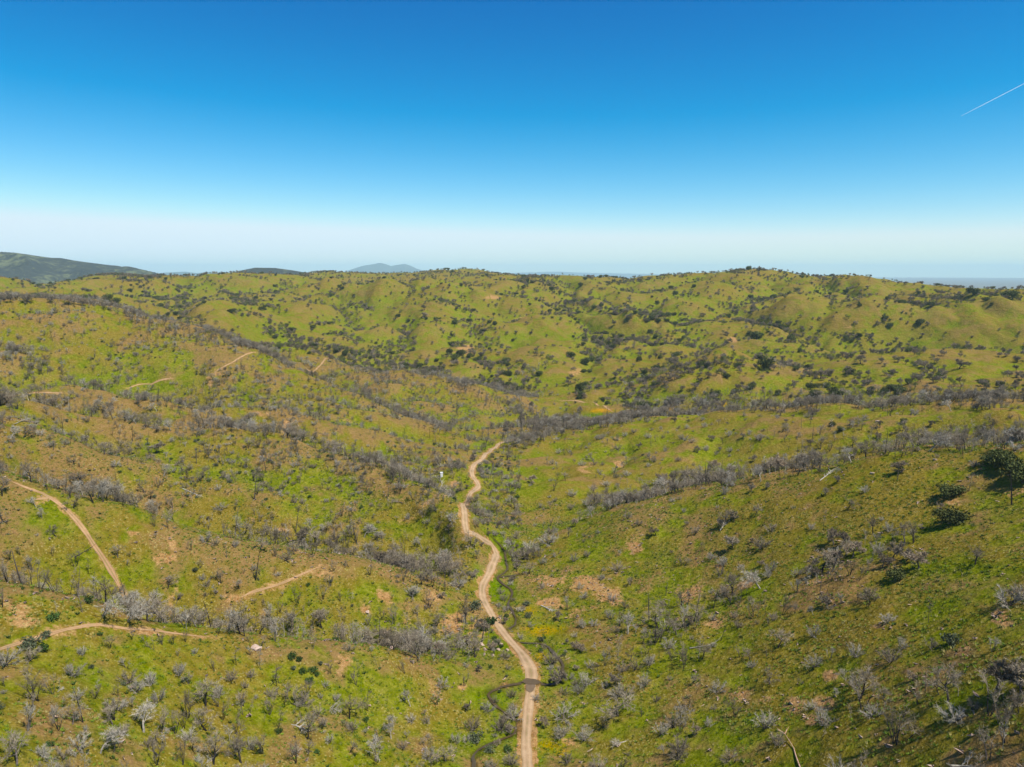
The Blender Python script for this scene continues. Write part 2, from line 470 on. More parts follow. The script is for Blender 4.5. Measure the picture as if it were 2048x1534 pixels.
LUSH = [(965, 1140, 24, 18, .9), (1025, 962, 18, 14, 1), (965, 890, 26, 10, .9), (1000, 1165, 30, 20, .5), (960, 1320, 40, 18, .7), (1190, 832, 26, 8, 1), (1000, 1120, 14, 20, .8), (60, 1060, 60, 30, .5), (1000, 1400, 30, 20, .4),
        (1700, 1120, 40, 16, .4), (1500, 1185, 60, 10, .5), (800, 1180, 40, 12, .4), (1480, 1450, 60, 40, .35), (1040, 1060, 30, 14, .3), (1900, 1400, 100, 20, .3), (1330, 1110, 26, 26, .4), (1240, 1225, 40, 12, .3),
        (1735, 817, 30, 7, .7), (560, 690, 60, 10, .3), (350, 1130, 60, 20, .3), (480, 1090, 90, 20, .3), (200, 1360, 80, 20, .3)]


def blobs(lst, soft=1.0):
    acc = np.zeros_like(X)
    jx = 9 * fbm(X, Y, 14, 3, 51); jy = 6 * fbm(X, Y, 14, 3, 52)
    vis_ = TAN >= RUNMAX - 0.004
    for px, py, rx, ry, s in lst:
        d = ((PX + jx * rx / 18 - px) / rx) ** 2 + ((PY + jy * ry / 10 - py) / ry) ** 2
        acc = np.maximum(acc, s * np.exp(-d * soft) * vis_)
    return acc


gp = np.array(gully_pts)
gwx = gp
Dg = dist_to([gwx], X, Y, 60)
# curvature of the smoothed ground tells hollows from crests
sm = Z


def blur(A, n, ax):
    c = np.cumsum(np.concatenate([np.repeat(A.take([0], ax), n, ax), A, np.repeat(A.take([-1], ax), n, ax)], ax), ax)
    sl = [slice(None)] * 2; s2 = [slice(None)] * 2
    sl[ax] = slice(2 * n, None); s2[ax] = slice(None, -2 * n)
    return (c[tuple(sl)] - c[tuple(s2)]) / (2 * n)


smb = blur(blur(sm, 14, 0)[:NA, :NR], 14, 1)[:NA, :NR]
hollow = np.clip((smb - sm) / 3.2, -1, 1)          # >0 in gullies, <0 on crests

soil = blobs(SOIL)
n1 = fbm(X, Y, 60, 5, 61); n2 = fbm(X, Y, 22, 4, 62); n3 = fbm(X, Y, 7, 3, 63)
soil_n = smooth(.06, .46, n1 * .62 + n2 * .75 + .55 * n3 - .42 * np.clip(hollow, -.6, 1) + .10 * smooth(60, -60, X) * (R < 900) + .09 * smooth(10, 60, X) * (R < 420)) * (1 - .45 * far)
soil = np.clip(soil * (0.8 + .9 * n3 + .5 * n2) * 1.5, 0, 1)
soil = np.maximum(soil, .58 * smooth(.34, .62, fbm(X, Y, 16, 4, 91) + .45 * n1) * smooth(500, 350, R))
halo = np.maximum(.85 - .85 * smooth(1.4, 3.2, Droad + 2.2 * n3 + 1.2 * n2), .65 * (1 - smooth(0.3, 1.5, Dtrack + 1.6 * n3 + 1.6 * n2)))
soil = np.maximum(soil, halo * .85)
bank = (1 - smooth(.2, 1.3, Dstream + 1.1 * n3))
lush = np.clip(blobs(LUSH) + .5 * (1 - smooth(3, 14, Dstream)) * (1 - soil) + .25 * np.clip(hollow, 0, 1) + .15 * n1, 0, 1)
flower = np.clip(blobs(FLOWERS), 0, 1) * np.clip(.4 + 1.6 * n3 + .5, 0, 1)
trail = smooth(.05, .0, np.abs(fbm(X + 8 * n2, Y, 95, 2, 77))) * (Y < 520) * np.clip(.3 + 1.6 * n2, 0, 1)
brown = np.clip(np.maximum(soil_n, .7 * trail), 0, 1)


# ------------------------------------------------------------------ materials
def mat(name):
    m = bpy.data.materials.new(name); m.use_nodes = True
    nt = m.node_tree
    b = nt.nodes["Principled BSDF"]
    b.inputs["Specular IOR Level"].default_value = 0.15
    b.inputs["Roughness"].default_value = 0.9
    return m, nt, b


def N(nt, t, **k):
    n = nt.nodes.new(t)
    for a, v in k.items(): setattr(n, a, v)
    return n


def mixc(nt, fac, a, b):
    n = N(nt, "ShaderNodeMix", data_type='RGBA')
    L = nt.links
    for inp, v in ((n.inputs[0], fac), (n.inputs[6], a), (n.inputs[7], b)):
        if hasattr(v, "is_linked") or hasattr(v, "links"): L.new(v, inp)
        elif isinstance(v, tuple): inp.default_value = (*v, 1)
        else: inp.default_value = v
    return n.outputs[2]


def noise(nt, scale, detail=4, rough=.6, vec=None):
    n = N(nt, "ShaderNodeTexNoise"); n.inputs["Scale"].default_value = scale
    n.inputs["Detail"].default_value = detail; n.inputs["Roughness"].default_value = rough
    if vec is not None: nt.links.new(vec, n.inputs["Vector"])
    return n.outputs["Fac"]


def ramp(nt, fac, a, b, lo=0.0, hi=1.0):
    n = N(nt, "ShaderNodeMapRange"); nt.links.new(fac, n.inputs[0])
    n.interpolation_type = 'SMOOTHSTEP'
    n.inputs[1].default_value = a; n.inputs[2].default_value = b; n.inputs[3].default_value = lo; n.inputs[4].default_value = hi
    return n.outputs[0]


def mth(nt, op, a, b):
    n = N(nt, "ShaderNodeMath", operation=op)
    for i, v in enumerate((a, b)):
        if hasattr(v, "links"): nt.links.new(v, n.inputs[i])
        else: n.inputs[i].default_value = v
    return n.outputs[0]


def bump(nt, b, h, strength, dist):
    n = N(nt, "ShaderNodeBump"); n.inputs["Strength"].default_value = strength; n.inputs["Distance"].default_value = dist
    nt.links.new(h, n.inputs["Height"]); nt.links.new(n.outputs[0], b.inputs["Normal"])


def pos(nt):
    return N(nt, "ShaderNodeNewGeometry").outputs["Position"]


m_ground, nt, b = mat("hill_grass")
p_ = pos(nt)
at = N(nt, "ShaderNodeAttribute", attribute_name="cover")
sep = N(nt, "ShaderNodeSeparateColor"); nt.links.new(at.outputs["Color"], sep.inputs[0])
at2 = N(nt, "ShaderNodeAttribute", attribute_name="extra")
sep2 = N(nt, "ShaderNodeSeparateColor"); nt.links.new(at2.outputs["Color"], sep2.inputs[0])
big = noise(nt, .012, 5, .6, p_); med = noise(nt, .07, 5, .65, p_); fine = noise(nt, .5, 4, .7, p_); tiny = noise(nt, 2.2, 3, .7, p_)
green = mixc(nt, ramp(nt, med, .35, .68), (.148, .172, .015), (.205, .205, .024))
green = mixc(nt, ramp(nt, fine, .42, .72), green, (.285, .272, .052))
green = mixc(nt, ramp(nt, fine, .50, .26), green, (.098, .116, .014))
olive = mixc(nt, ramp(nt, fine, .35, .7), (.190, .138, .028), (.275, .196, .055))
col = mixc(nt, ramp(nt, mth(nt, 'ADD', med, mth(nt, 'MULTIPLY', big, .7)), .72, .96, 0, .92), green, olive)
col = mixc(nt, mth(nt, 'MULTIPLY', sep.outputs[1], .85), col, mixc(nt, fine, (.098, .165, .012), (.165, .245, .020)))
brn = mixc(nt, fine, (.210, .124, .050), (.35, .220, .108))
col = mixc(nt, mth(nt, 'MULTIPLY', sep.outputs[2], ramp(nt, fine, .25, .65, .35, .95)), col, brn)
soilc = mixc(nt, ramp(nt, fine, .3, .7), (.34, .18, .075), (.49, .31, .15))
soilc = mixc(nt, ramp(nt, tiny, .55, .75, 0, .6), soilc, (.62, .42, .25))
sf = ramp(nt, mth(nt, 'ADD', sep.outputs[0], mth(nt, 'MULTIPLY', mth(nt, 'SUBTRACT', fine, .5), 1.1)), .30, .72)
col = mixc(nt, sf, col, soilc)
# dry stalks and bright blades as fine speckle
vor = N(nt, "ShaderNodeTexVoronoi"); vor.inputs["Scale"].default_value = 1.1; nt.links.new(p_, vor.inputs["Vector"])
spk = ramp(nt, vor.outputs["Distance"], .40, .12)
col = mixc(nt, mth(nt, 'MULTIPLY', spk, mth(nt, 'MULTIPLY', ramp(nt, med, .44, .60), .75)), col, (.44, .37, .15))
vor2 = N(nt, "ShaderNodeTexVoronoi"); vor2.inputs["Scale"].default_value = .45; nt.links.new(p_, vor2.inputs["Vector"])
col = mixc(nt, mth(nt, 'MULTIPLY', ramp(nt, vor2.outputs["Distance"], .22, .05), ramp(nt, big, .4, .6, 0, .6)), col, (.05, .06, .012))
col = mixc(nt, mth(nt, 'MULTIPLY', sep2.outputs[0], ramp(nt, tiny, .35, .6)), col, (.72, .36, .01))
col = mixc(nt, sep2.outputs[1], col, (.045, .034, .012))
hsv = N(nt, "ShaderNodeHueSaturation"); nt.links.new(col, hsv.inputs["Color"]); hsv.inputs["Saturation"].default_value = 1.10
nt.links.new(mth(nt, 'ADD', mth(nt, 'MULTIPLY', tiny, 1.1), .24), hsv.inputs["Value"])
nt.links.new(hsv.outputs[0], b.inputs["Base Color"])
rill = noise(nt, .035, 5, .6, p_)
bump(nt, b, mth(nt, 'ADD', mth(nt, 'ADD', mth(nt, 'MULTIPLY', fine, .7), mth(nt, 'MULTIPLY', tiny, .35)), mth(nt, 'MULTIPLY', rill, 7.0)), .9, 1.0)
b.inputs["Roughness"].default_value = 1.0
b.inputs["Specular IOR Level"].default_value = 0.0


def simple(name, c1, c2, scale=1.0, rough=.9, rnd=.25, bmp=0.0, spec=.1):
    m, nt, b = mat(name)
    tc = N(nt, "ShaderNodeTexCoord").outputs["Object"]
    n_ = noise(nt, scale, 4, .65, tc)
    c = mixc(nt, ramp(nt, n_, .3, .7), c1, c2)
    oi = N(nt, "ShaderNodeObjectInfo").outputs["Random"]
    h = N(nt, "ShaderNodeHueSaturation"); nt.links.new(c, h.inputs["Color"])
    nt.links.new(mth(nt, 'ADD', mth(nt, 'MULTIPLY', oi, 2 * rnd), 1 - rnd), h.inputs["Value"])
    nt.links.new(h.outputs[0], b.inputs["Base Color"])
    b.inputs["Roughness"].default_value = rough
    b.inputs["Specular IOR Level"].default_value = spec
    if bmp: bump(nt, b, n_, .6, bmp)
    return m


M = {}
M["char"] = simple("charred_bark", (.020, .017, .016), (.060, .050, .045), 3, .9, .4)
M["bark"] = simple("burnt_bark", (.055, .045, .038), (.16, .13, .11), 2.5, .9, .35)
M["greywood"] = simple("weathered_grey_wood", (.24, .21, .16), (.42, .375, .30), 2, .85, .25)
M["silver"] = simple("silver_dead_twigs", (.25, .222, .175), (.46, .41, .325), 1.5, .85, .25)
M["twig"] = simple("brown_dead_twigs", (.18, .145, .10), (.34, .28, .20), 1.2, .9, .3)
M["darktwig"] = simple("dark_dead_twigs", (.12, .095, .062), (.24, .195, .135), 1.0, .9, .3)
M["brownt"] = simple("russet_dead_twigs", (.19, .145, .095), (.35, .275, .19), 1.0, .9, .3)
M["white"] = simple("bleached_wood", (.38, .35, .30), (.58, .54, .47), 1.5, .8, .1)
M["leafdark"] = simple("dark_evergreen_leaves", (.040, .050, .013), (.115, .125, .034), .8, .8, .3)
M["leafolive"] = simple("olive_budding_leaves", (.085, .10, .028), (.17, .18, .055), .8, .85, .3)
M["leafbush"] = simple("green_bush_leaves", (.030, .060, .012), (.075, .125, .025), 1.5, .8, .3)
M["scrub"] = simple("grey_green_scrub", (.055, .07, .035), (.14, .15, .08), 1.5, .85, .3)
M["rock"] = simple("pale_rock", (.30, .20, .145), (.52, .39, .30), 1.5, .9, .15, .2)
M["barkpale"] = simple("peeling_orange_bark", (.40, .20, .11), (.66, .47, .34), 2.0, .85, .1)
M["tuftg"] = simple("green_grass_blades", (.10, .16, .012), (.21, .27, .03), .6, .9, .35)
M["tufty"] = simple("straw_grass_blades", (.30, .26, .08), (.46, .40, .16), .6, .9, .25)


# ------------------------------------------------------------------ mesh helpers
def mesh_np(name, V, Fc, m=None, smooth_=True):
    me = bpy.data.meshes.new(name)
    V = np.asarray(V, np.float32); Fc = np.asarray(Fc, np.int32)
    me.vertices.add(len(V)); me.vertices.foreach_set("co", V.ravel())
    k = Fc.shape[1]
    me.loops.add(Fc.size); me.loops.foreach_set("vertex_index", Fc.ravel())
    me.polygons.add(len(Fc)); me.polygons.foreach_set("loop_start", np.arange(0, Fc.size, k, dtype=np.int32))
    me.update(calc_edges=True)
    if smooth_: me.polygons.foreach_set("use_smooth", np.ones(len(Fc), bool))
    if m: me.materials.append(m)
    return me


def link(name, me, parent=None, **props):
    o = bpy.data.objects.new(name, me); C.objects.link(o)
    if parent is not None: o.parent = parent
    for k, v in props.items(): o[k] = v
    return o


def grid_faces(n, m):
    i, j = np.meshgrid(np.arange(n - 1), np.arange(m - 1), indexing='ij')
    a = (i * m + j).ravel()
    return np.column_stack([a, a + 1, a + m + 1, a + m])


# terrain mesh
V = np.column_stack([X.ravel(), Y.ravel(), Z.ravel()])
Fg = grid_faces(NA, NR)
Fg = Fg[:, ::-1]
# normals up
tv = V[Fg[0]]
if np.cross(tv[1] - tv[0], tv[2] - tv[0])[2] < 0: Fg = Fg[:, ::-1]
me = mesh_np("hills", V, Fg, m_ground)
ca_ = me.color_attributes.new("cover", 'FLOAT_COLOR', 'POINT')
ca_.data.foreach_set("color", np.column_stack([soil.ravel(), lush.ravel(), brown.ravel(), np.ones(soil.size)]).astype(np.float32).ravel())
cb_ = me.color_attributes.new("extra", 'FLOAT_COLOR', 'POINT')
cb_.data.foreach_set("color", np.column_stack([flower.ravel(), (bank * .55).ravel(), np.zeros(soil.size), np.ones(soil.size)]).astype(np.float32).ravel())
link("hills", me, kind="structure")

# the hazy plain beyond, out to the horizon
m_plain, nt, b = mat("far_plain")
p_ = pos(nt)
c = mixc(nt, noise(nt, .0004, 6, .6, p_), (.11, .10, .075), (.17, .15, .11))
nt.links.new(c, b.inputs["Base Color"])
ang = np.linspace(0, 2 * np.pi, 97)[:-1]
rad = [0.5, 4500, 10000, 20000, 40000]
Vp = np.array([(r * math.sin(a), r * math.cos(a), -130.0) for r in rad for a in ang])
Fp = []
for q in range(4):
    for k in range(96):
        Fp.append((q * 96 + k, (q + 1) * 96 + k, (q + 1) * 96 + (k + 1) % 96, q * 96 + (k + 1) % 96))
link("ground", mesh_np("ground", Vp, Fp, m_plain), kind="structure")


# ------------------------------------------------------------------ ribbons: road, tracks, stream
def ribbon(name, line, half, Zgrid, lift, m, seed, rag=.35, cols=9, crown=None, **props):
    t = np.gradient(line, axis=0); t /= np.maximum(np.hypot(t[:, 0], t[:, 1]), 1e-6)[:, None]
    nrm = np.column_stack([t[:, 1], -t[:, 0]])
    s = np.concatenate([[0], np.cumsum(np.hypot(*(np.diff(line, axis=0).T)))])
    w = np.interp(s, s, half) if np.ndim(half) else np.full(len(s), half)
    wL = w * (1 + rag * fbm(s, s * 0 + seed, 7, 3, seed)); wR = w * (1 + rag * fbm(s, s * 0 + seed + 50, 7, 3, seed + 3))
    e = np.minimum(1, np.minimum(np.arange(len(s)), np.arange(len(s))[::-1]) / min(11.0, len(s) / 6) + .06)
    wL *= e; wR *= e
    q = np.linspace(-1, 1, cols)
    off = np.where(q[None] < 0, q[None] * wL[:, None], q[None] * wR[:, None])
    x = line[:, 0, None] + nrm[:, 0, None] * off; y = line[:, 1, None] + nrm[:, 1, None] * off
    z = sample(Zgrid, x, y) + lift
    if crown is not None: z = z + np.interp(q, crown[0], crown[1])[None]
    V = np.column_stack([x.ravel(), y.ravel(), z.ravel()])
    Fc = grid_faces(len(s), cols)
    tv = V[Fc[0]]
    if np.cross(tv[1] - tv[0], tv[2] - tv[0])[2] < 0: Fc = Fc[:, ::-1]
    me = mesh_np(name, V, Fc, m)
    uv = me.color_attributes.new("across", 'FLOAT_COLOR', 'POINT')
    Q = np.broadcast_to(q[None], x.shape).ravel(); S = np.broadcast_to(s[:, None], x.shape).ravel()
    uv.data.foreach_set("color", np.column_stack([np.abs(Q), Q * .5 + .5, S * 0, np.ones(Q.size)]).astype(np.float32).ravel())
    return link(name, me, **props)


def dirt_mat(name, c1, c2, grassy):
    m, nt, b = mat(name)
    p_ = pos(nt)
    at = N(nt, "ShaderNodeAttribute", attribute_name="across")
    sp = N(nt, "ShaderNodeSeparateColor"); nt.links.new(at.outputs["Color"], sp.inputs[0])
    f1 = noise(nt, .6, 5, .7, p_); f2 = noise(nt, .15, 3, .6, p_)
    c = mixc(nt, ramp(nt, f1, .3, .7), c1, c2)
    c = mixc(nt, ramp(nt, f2, .45, .62, 0, .5), c, tuple(v * .62 for v in c1))
    # compacted pale wheel ruts
    rut = N(nt, "ShaderNodeMath", operation='ABSOLUTE'); nt.links.new(mth(nt, 'SUBTRACT', sp.outputs[0], .48), rut.inputs[0])
    rr = ramp(nt, rut.outputs[0], .24, .05)
    c = mixc(nt, mth(nt, 'MULTIPLY', rr, .28), c, tuple(min(1, v * 1.25) for v in c2))
    # worn brown-green middle and edges
    g = ramp(nt, mth(nt, 'ADD', f2, mth(nt, 'MULTIPLY', f1, .5)), .62, .95, 0, grassy)
    mid_ = ramp(nt, sp.outputs[0], .25, .0)
    c = mixc(nt, mth(nt, 'MULTIPLY', g, mid_), c, (.20, .17, .05))
    edge_ = ramp(nt, mth(nt, 'ADD', sp.outputs[0], mth(nt, 'MULTIPLY', mth(nt, 'SUBTRACT', f1, .5), .8)), .72, 1.05, 0, .75)
    c = mixc(nt, edge_, c, (.25, .17, .07))
    nt.links.new(c, b.inputs["Base Color"])
    bump(nt, b, f1, .7, .25)
    return m


m_road = dirt_mat("road_dirt", (.32, .205, .105), (.44, .298, .17), .6)
m_track = dirt_mat("track_dirt", (.30, .17, .075), (.44, .27, .14), 1.0)
rw = np.full(len(road_c), 1.5)
sdist = np.concatenate([[0], np.cumsum(np.hypot(*(np.diff(road_c, axis=0).T)))])
fx_, fy_ = hit(1063, 1345)
fi = int(np.argmin(np.hypot(road_c[:, 0] - fx_, road_c[:, 1] - fy_)))
rw = rw + 1.1 * np.exp(-((sdist - sdist[fi] - 2) / 7) ** 2) + .1 * smooth(240, 330, road_c[:, 1]) + .25 * fbm(sdist, sdist * 0, 25, 2, 71)
ribbon("road", road_c, rw, Zroad, .03, m_road, 5, .38, 11, ((-1, -.5, 0, .5, 1), (-.1, -.05, .03, -.05, -.1)), kind="structure")
for k, ((line, wd), (pix, _, nm)) in enumerate(zip(track_c, TRACKS)):
    ribbon("dirt_track", line, wd / 2 * .82, Z, .06, m_track, 20 + k, .6, 7, kind="structure")

m_water, nt, b = mat("stream_water")
p_ = pos(nt)
c = mixc(nt, noise(nt, .5, 4, .6, p_), (.035, .025, .010), (.11, .075, .028))
nt.links.new(c, b.inputs["Base Color"])
b.inputs["Roughness"].default_value = .35
b.inputs["Specular IOR Level"].default_value = .25
bump(nt, b, noise(nt, 3, 3, .6, p_), .15, .1)
for k, line in enumerate(stream_c):
    hw = np.maximum(.16, .42 + .5 * fbm(np.arange(len(line)), np.zeros(len(line)), 9, 3, 80 + k))
    if k == 0:
        dd = np.hypot(line[:, 0] - hit(1062, 1364)[0], line[:, 1] - hit(1062, 1364)[1])
        hw = hw + .9 * np.exp(-(dd / 3.2) ** 2) * 1.0
    ribbon("stream", line, hw, Zstream, -.2, m_water, 90 + k, .3, 5, kind="structure")
# the ford: a shallow brown sheet across the road, and the wet patch it leaves
m_ford, nt, b = mat("ford_water")
p_ = pos(nt)
nt.links.new(mixc(nt, noise(nt, .8, 4, .6, p_), (.060, .045, .022), (.14, .095, .045)), b.inputs["Base Color"])
b.inputs["Roughness"].default_value = .15
b.inputs["Specular IOR Level"].default_value = .25
fl = ground_line([(1042, 1366), (1052, 1364), (1062, 1364), (1072, 1365), (1084, 1367)], .5)
hwf = 1.35 * np.minimum(1, 1.6 - 1.5 * np.abs(np.linspace(-1, 1, len(fl)))) + .1
ribbon("ford", fl, hwf, Zroad, .09, m_ford, 121, .7, 9, kind="structure")
m_wet, nt, b = mat("wet_dirt")
p_ = pos(nt)
nt.links.new(mixc(nt, noise(nt, .8, 4, .6, p_), (.10, .065, .03), (.20, .135, .07)), b.inputs["Base Color"])
b.inputs["Roughness"].default_value = .45
b.inputs["Specular IOR Level"].default_value = .4
wl_ = ground_line([(1063, 1368), (1061, 1376), (1060, 1386)], .5)
ribbon("wet_patch", wl_, np.linspace(1.7, 1.1, len(wl_)), Zroad, .085, m_wet, 131, .4, 7, kind="structure")


# ------------------------------------------------------------------ far mountains
m_mtn, nt, b = mat("wooded_mountain")
p_ = pos(nt)
f1 = noise(nt, .014, 7, .74, p_); f2 = noise(nt, .0022, 5, .65, p_)
c = mixc(nt, ramp(nt, mth(nt, 'ADD', f1, mth(nt, 'MULTIPLY', f2, .8)), .90, 1.06), (.045, .052, .044), (.15, .165, .080))
nt.links.new(c, b.inputs["Base Color"]); bump(nt, b, f1, 1.0, 30)
m_mtn2, nt, b = mat("distant_range")
nt.links.new(mixc(nt, noise(nt, .001, 5, .6, pos(nt)), (.035, .05, .035), (.09, .11, .06)), b.inputs["Base Color"])


def mountain(name, line, depth_frac, zb, m, amp, wl0, seed, nx=260, ny=60, front=.5, **props):
    """line: (px, py, r) of the crest; a real range with two flanks"""
    line = np.array(line, float)
    px = np.linspace(line[0, 0], line[-1, 0], nx)
    py = np.interp(px, line[:, 0], line[:, 1]); r = np.interp(px, line[:, 0], line[:, 2])
    a, t = ray(px, py)
    zc = CAM_Z + t * r
    v = np.linspace(-1, 1, ny)
    prof = np.where(v < 0, 1 - np.abs(v) ** 1.25, (1 - v) ** 1.1)
    rr = r[:, None] * (1 + depth_frac * v[None])
    x = rr * np.sin(a)[:, None]; y = rr * np.cos(a)[:, None]
    rid = 1 - 2 * np.abs(fbm(x, y, wl0, 4, seed))
    z = zb + (zc[:, None] - zb) * prof[None]
    z = z + amp * (rid - .4) * np.minimum(1, 4 * np.abs(v[None]) + .08) * np.clip(prof[None] * 3, 0, 1)
    V = np.column_stack([x.ravel(), y.ravel(), z.ravel()])
    Fc = grid_faces(nx, ny)
    tv = V[Fc[0]]
    if np.cross(tv[1] - tv[0], tv[2] - tv[0])[2] < 0: Fc = Fc[:, ::-1]
    return link(name, mesh_np(name, V, Fc, m), **props)


mountain("mountain", [(-700, 470, 6500), (-200, 492, 6300), (0, 504, 6200), (40, 509, 6100), (100, 516, 6000), (170, 524, 5900), (235, 531, 5800), (270, 539, 5700), (300, 547, 5600), (340, 556, 5500), (420, 600, 5500)],
         .25, -135, m_mtn, 95, 800, 301, 420, 120, kind="structure")
mountain("hill", [(400, 575, 4700), (440, 552, 4700), (470, 543, 4700), (510, 535, 4700), (550, 535.5, 4700), (590, 541, 4700), (640, 550, 4700), (720, 575, 4700)], .12, -135, m_mtn, 14, 400, 305, 200, 50, kind="structure")
mountain("distant_mountain", [(560, 562, 27500), (640, 552, 27500), (690, 543, 27500), (705, 538, 27500), (725, 531.5, 27500), (745, 528.5, 27500), (760, 525.5, 27500), (770, 527.5, 27500), (782, 532, 27500), (795, 529.5, 27500), (810, 527.5, 27500),
          (822, 531.5, 27500), (835, 538, 27500), (860, 543, 27500), (900, 549, 27500), (1000, 556, 27500)], .05, -135, m_mtn2, 20, 4000, 311, 300, 40, kind="structure")
mountain("distant_range", [(200, 560, 24000), (280, 552, 24000), (330, 545, 24000), (370, 543, 24000), (395, 546, 24000), (420, 543.5, 24000), (440, 546, 24000), (500, 552, 24000), (600, 562, 24000)], .05, -135, m_mtn2, 30, 3000, 313, 200, 30, kind="structure")
mountain("distant_range", [(900, 556, 37500), (980, 549, 37500), (1040, 545, 37500), (1110, 543, 37500), (1160, 545, 37500), (1230, 546.5, 37500), (1300, 548, 37500), (1400, 550, 37500), (1600, 553, 37500), (1800, 556, 37500)], .04, -135, m_mtn2, 20, 4000, 317, 200, 30, kind="structure")

# contrail, a long thin trail of ice cloud high above
m_trail, nt, b = mat("contrail_ice")
b.inputs["Base Color"].default_value = (.9, .9, .9, 1)
tl_ = N(nt, "ShaderNodeBsdfTranslucent"); tl_.inputs[0].default_value = (.95, .95, .95, 1)
tp_ = N(nt, "ShaderNodeBsdfTransparent")
m1 = N(nt, "ShaderNodeMixShader"); m1.inputs[0].default_value = .75
nt.links.new(b.outputs[0], m1.inputs[1]); nt.links.new(tl_.outputs[0], m1.inputs[2])
m2 = N(nt, "ShaderNodeMixShader"); m2.inputs[0].default_value = .6
nt.links.new(tp_.outputs[0], m2.inputs[1]); nt.links.new(m1.outputs[0], m2.inputs[2])
nt.links.new(m2.outputs[0], nt.nodes["Material Output"].inputs["Surface"])
a0, t0 = ray(1923, 227); a1, t1 = ray(2130, 119)
H_ = 8800.0
pts = []
for k in range(41):
    f = k / 40
    r0 = H_ / float(t0); r1 = H_ / float(t1)
    A = Vector((r0 * math.sin(float(a0)), r0 * math.cos(float(a0)), H_)); B = Vector((r1 * math.sin(float(a1)), r1 * math.cos(float(a1)), H_))
    pts.append(A.lerp(B, f))
Vt = []; Ft = []
for k, p in enumerate(pts):
    rad_ = (4 + 5 * min(1, k / 10)) * (1 + .12 * math.sin(k * 2.1))
    for q in range(6):
        an = q * math.pi / 3
        Vt.append((p.x + rad_ * math.cos(an), p.y, p.z + rad_ * math.sin(an)))
for k in range(40):
    for q in range(6):
        Ft.append((k * 6 + q, k * 6 + (q + 1) % 6, (k + 1) * 6 + (q + 1) % 6, (k + 1) * 6 + q))
link("contrail", mesh_np("contrail", Vt, Ft, m_trail), label="thin white contrail slanting across the blue sky at upper right", category="contrail")


# ------------------------------------------------------------------ plant prototypes
class MB:
    def __init__(s): s.V = []; s.F = []

    def tube(s, p0, p1, r0, r1, n=3):
        p0 = np.array(p0, float); p1 = np.array(p1, float)
        d = p1 - p0; L = np.linalg.norm(d)
        if L < 1e-6: return
        d /= L
        a = np.cross(d, (0, 0, 1) if abs(d[2]) < .9 else (1, 0, 0)); a /= np.linalg.norm(a); b = np.cross(d, a)
        i = len(s.V)
        for p, r in ((p0, r0), (p1, r1)):
            for k in range(n):
                t = 2 * math.pi * k / n
                s.V.append(p + r * (math.cos(t) * a + math.sin(t) * b))
        for k in range(n):
            s.F.append((i + k, i + (k + 1) % n, i + n + (k + 1) % n)); s.F.append((i + k, i + n + (k + 1) % n, i + n + k))

    def tri(s, p0, p1, w, rng):
        p0 = np.array(p0, float); p1 = np.array(p1, float)
        d = p1 - p0
        a = np.cross(d, rng.normal(size=3)); a /= (np.linalg.norm(a) + 1e-9)
        i = len(s.V)
        s.V += [p0 - a * w / 2, p0 + a * w / 2, p1]
        s.F.append((i, i + 1, i + 2))

    def leaf(s, p, size, rng):
        n = rng.normal(size=3); n /= np.linalg.norm(n)
        a = np.cross(n, rng.normal(size=3)); a /= (np.linalg.norm(a) + 1e-9); b = np.cross(n, a)
        i = len(s.V); p = np.array(p)
        s.V += [p - a * size * .6, p + b * size * .45, p + a * size * .6, p - b * size * .45]
        s.F += [(i, i + 1, i + 2), (i, i + 2, i + 3)]

    def mesh(s, name, m): return mesh_np(name, np.array(s.V), np.array(s.F), m, False)


def unit(v):
    v = np.array(v, float); return v / (np.linalg.norm(v) + 1e-9)


def twigs(mb, p, d, n, L, w, rng, spread=.9):
    n = int(n * 1.9 + .5); w = w * 1.25
    for _ in range(n):
        dd = unit(d + rng.normal(size=3) * spread * .7)
        l = L * rng.uniform(.5, 1.1)
        q = np.array(p) + dd * l
        mb.tri(p, q, w, rng)
        if rng.rand() < .8:
            mb.tri(np.array(p) + dd * l * .45, np.array(p) + dd * l * .45 + unit(dd + rng.normal(size=3) * .7) * l * .6, w * .7, rng)


def branch(tk, br, p, d, L, r, lvl, rng, cfg):
    seg = 3 if lvl < 2 else 2
    tgt = tk if lvl <= cfg.get("trunk_lvls", 0) else br
    q = np.array(p, float); d = unit(d)
    nodes = []
    for k in range(seg):
        d = unit(d + rng.normal(size=3) * cfg["bend"] + np.array((0, 0, cfg["up"])))
        q2 = q + d * L / seg
        ra = r * (1 - .45 * k / seg); rb = r * (1 - .45 * (k + 1) / seg)
        tgt.tube(q, q2, ra, rb, 5 if lvl == 0 else 3)
        nodes.append((q2, d, rb)); q = q2
    if lvl >= cfg["levels"]:
        for q_, d_, _ in nodes: twigs(br, q_, d_, cfg["tw"], cfg["tl"], cfg["twd"], rng)
        return
    nb = cfg["nb"][lvl]
    for k in range(nb):
        q_, d_, rb = nodes[-1] if k < nb * .6 else nodes[rng.randint(0 if lvl else 1, len(nodes))]
        dd = unit(d_ * cfg["fwd"] + rng.normal(size=3) * cfg["spr"] * np.array((1, 1, .6)) + np.array((0, 0, .15)))
        branch(tk, br, q_, dd, L * cfg["ls"] * rng.uniform(.75, 1.15), rb * .72, lvl + 1, rng, cfg)


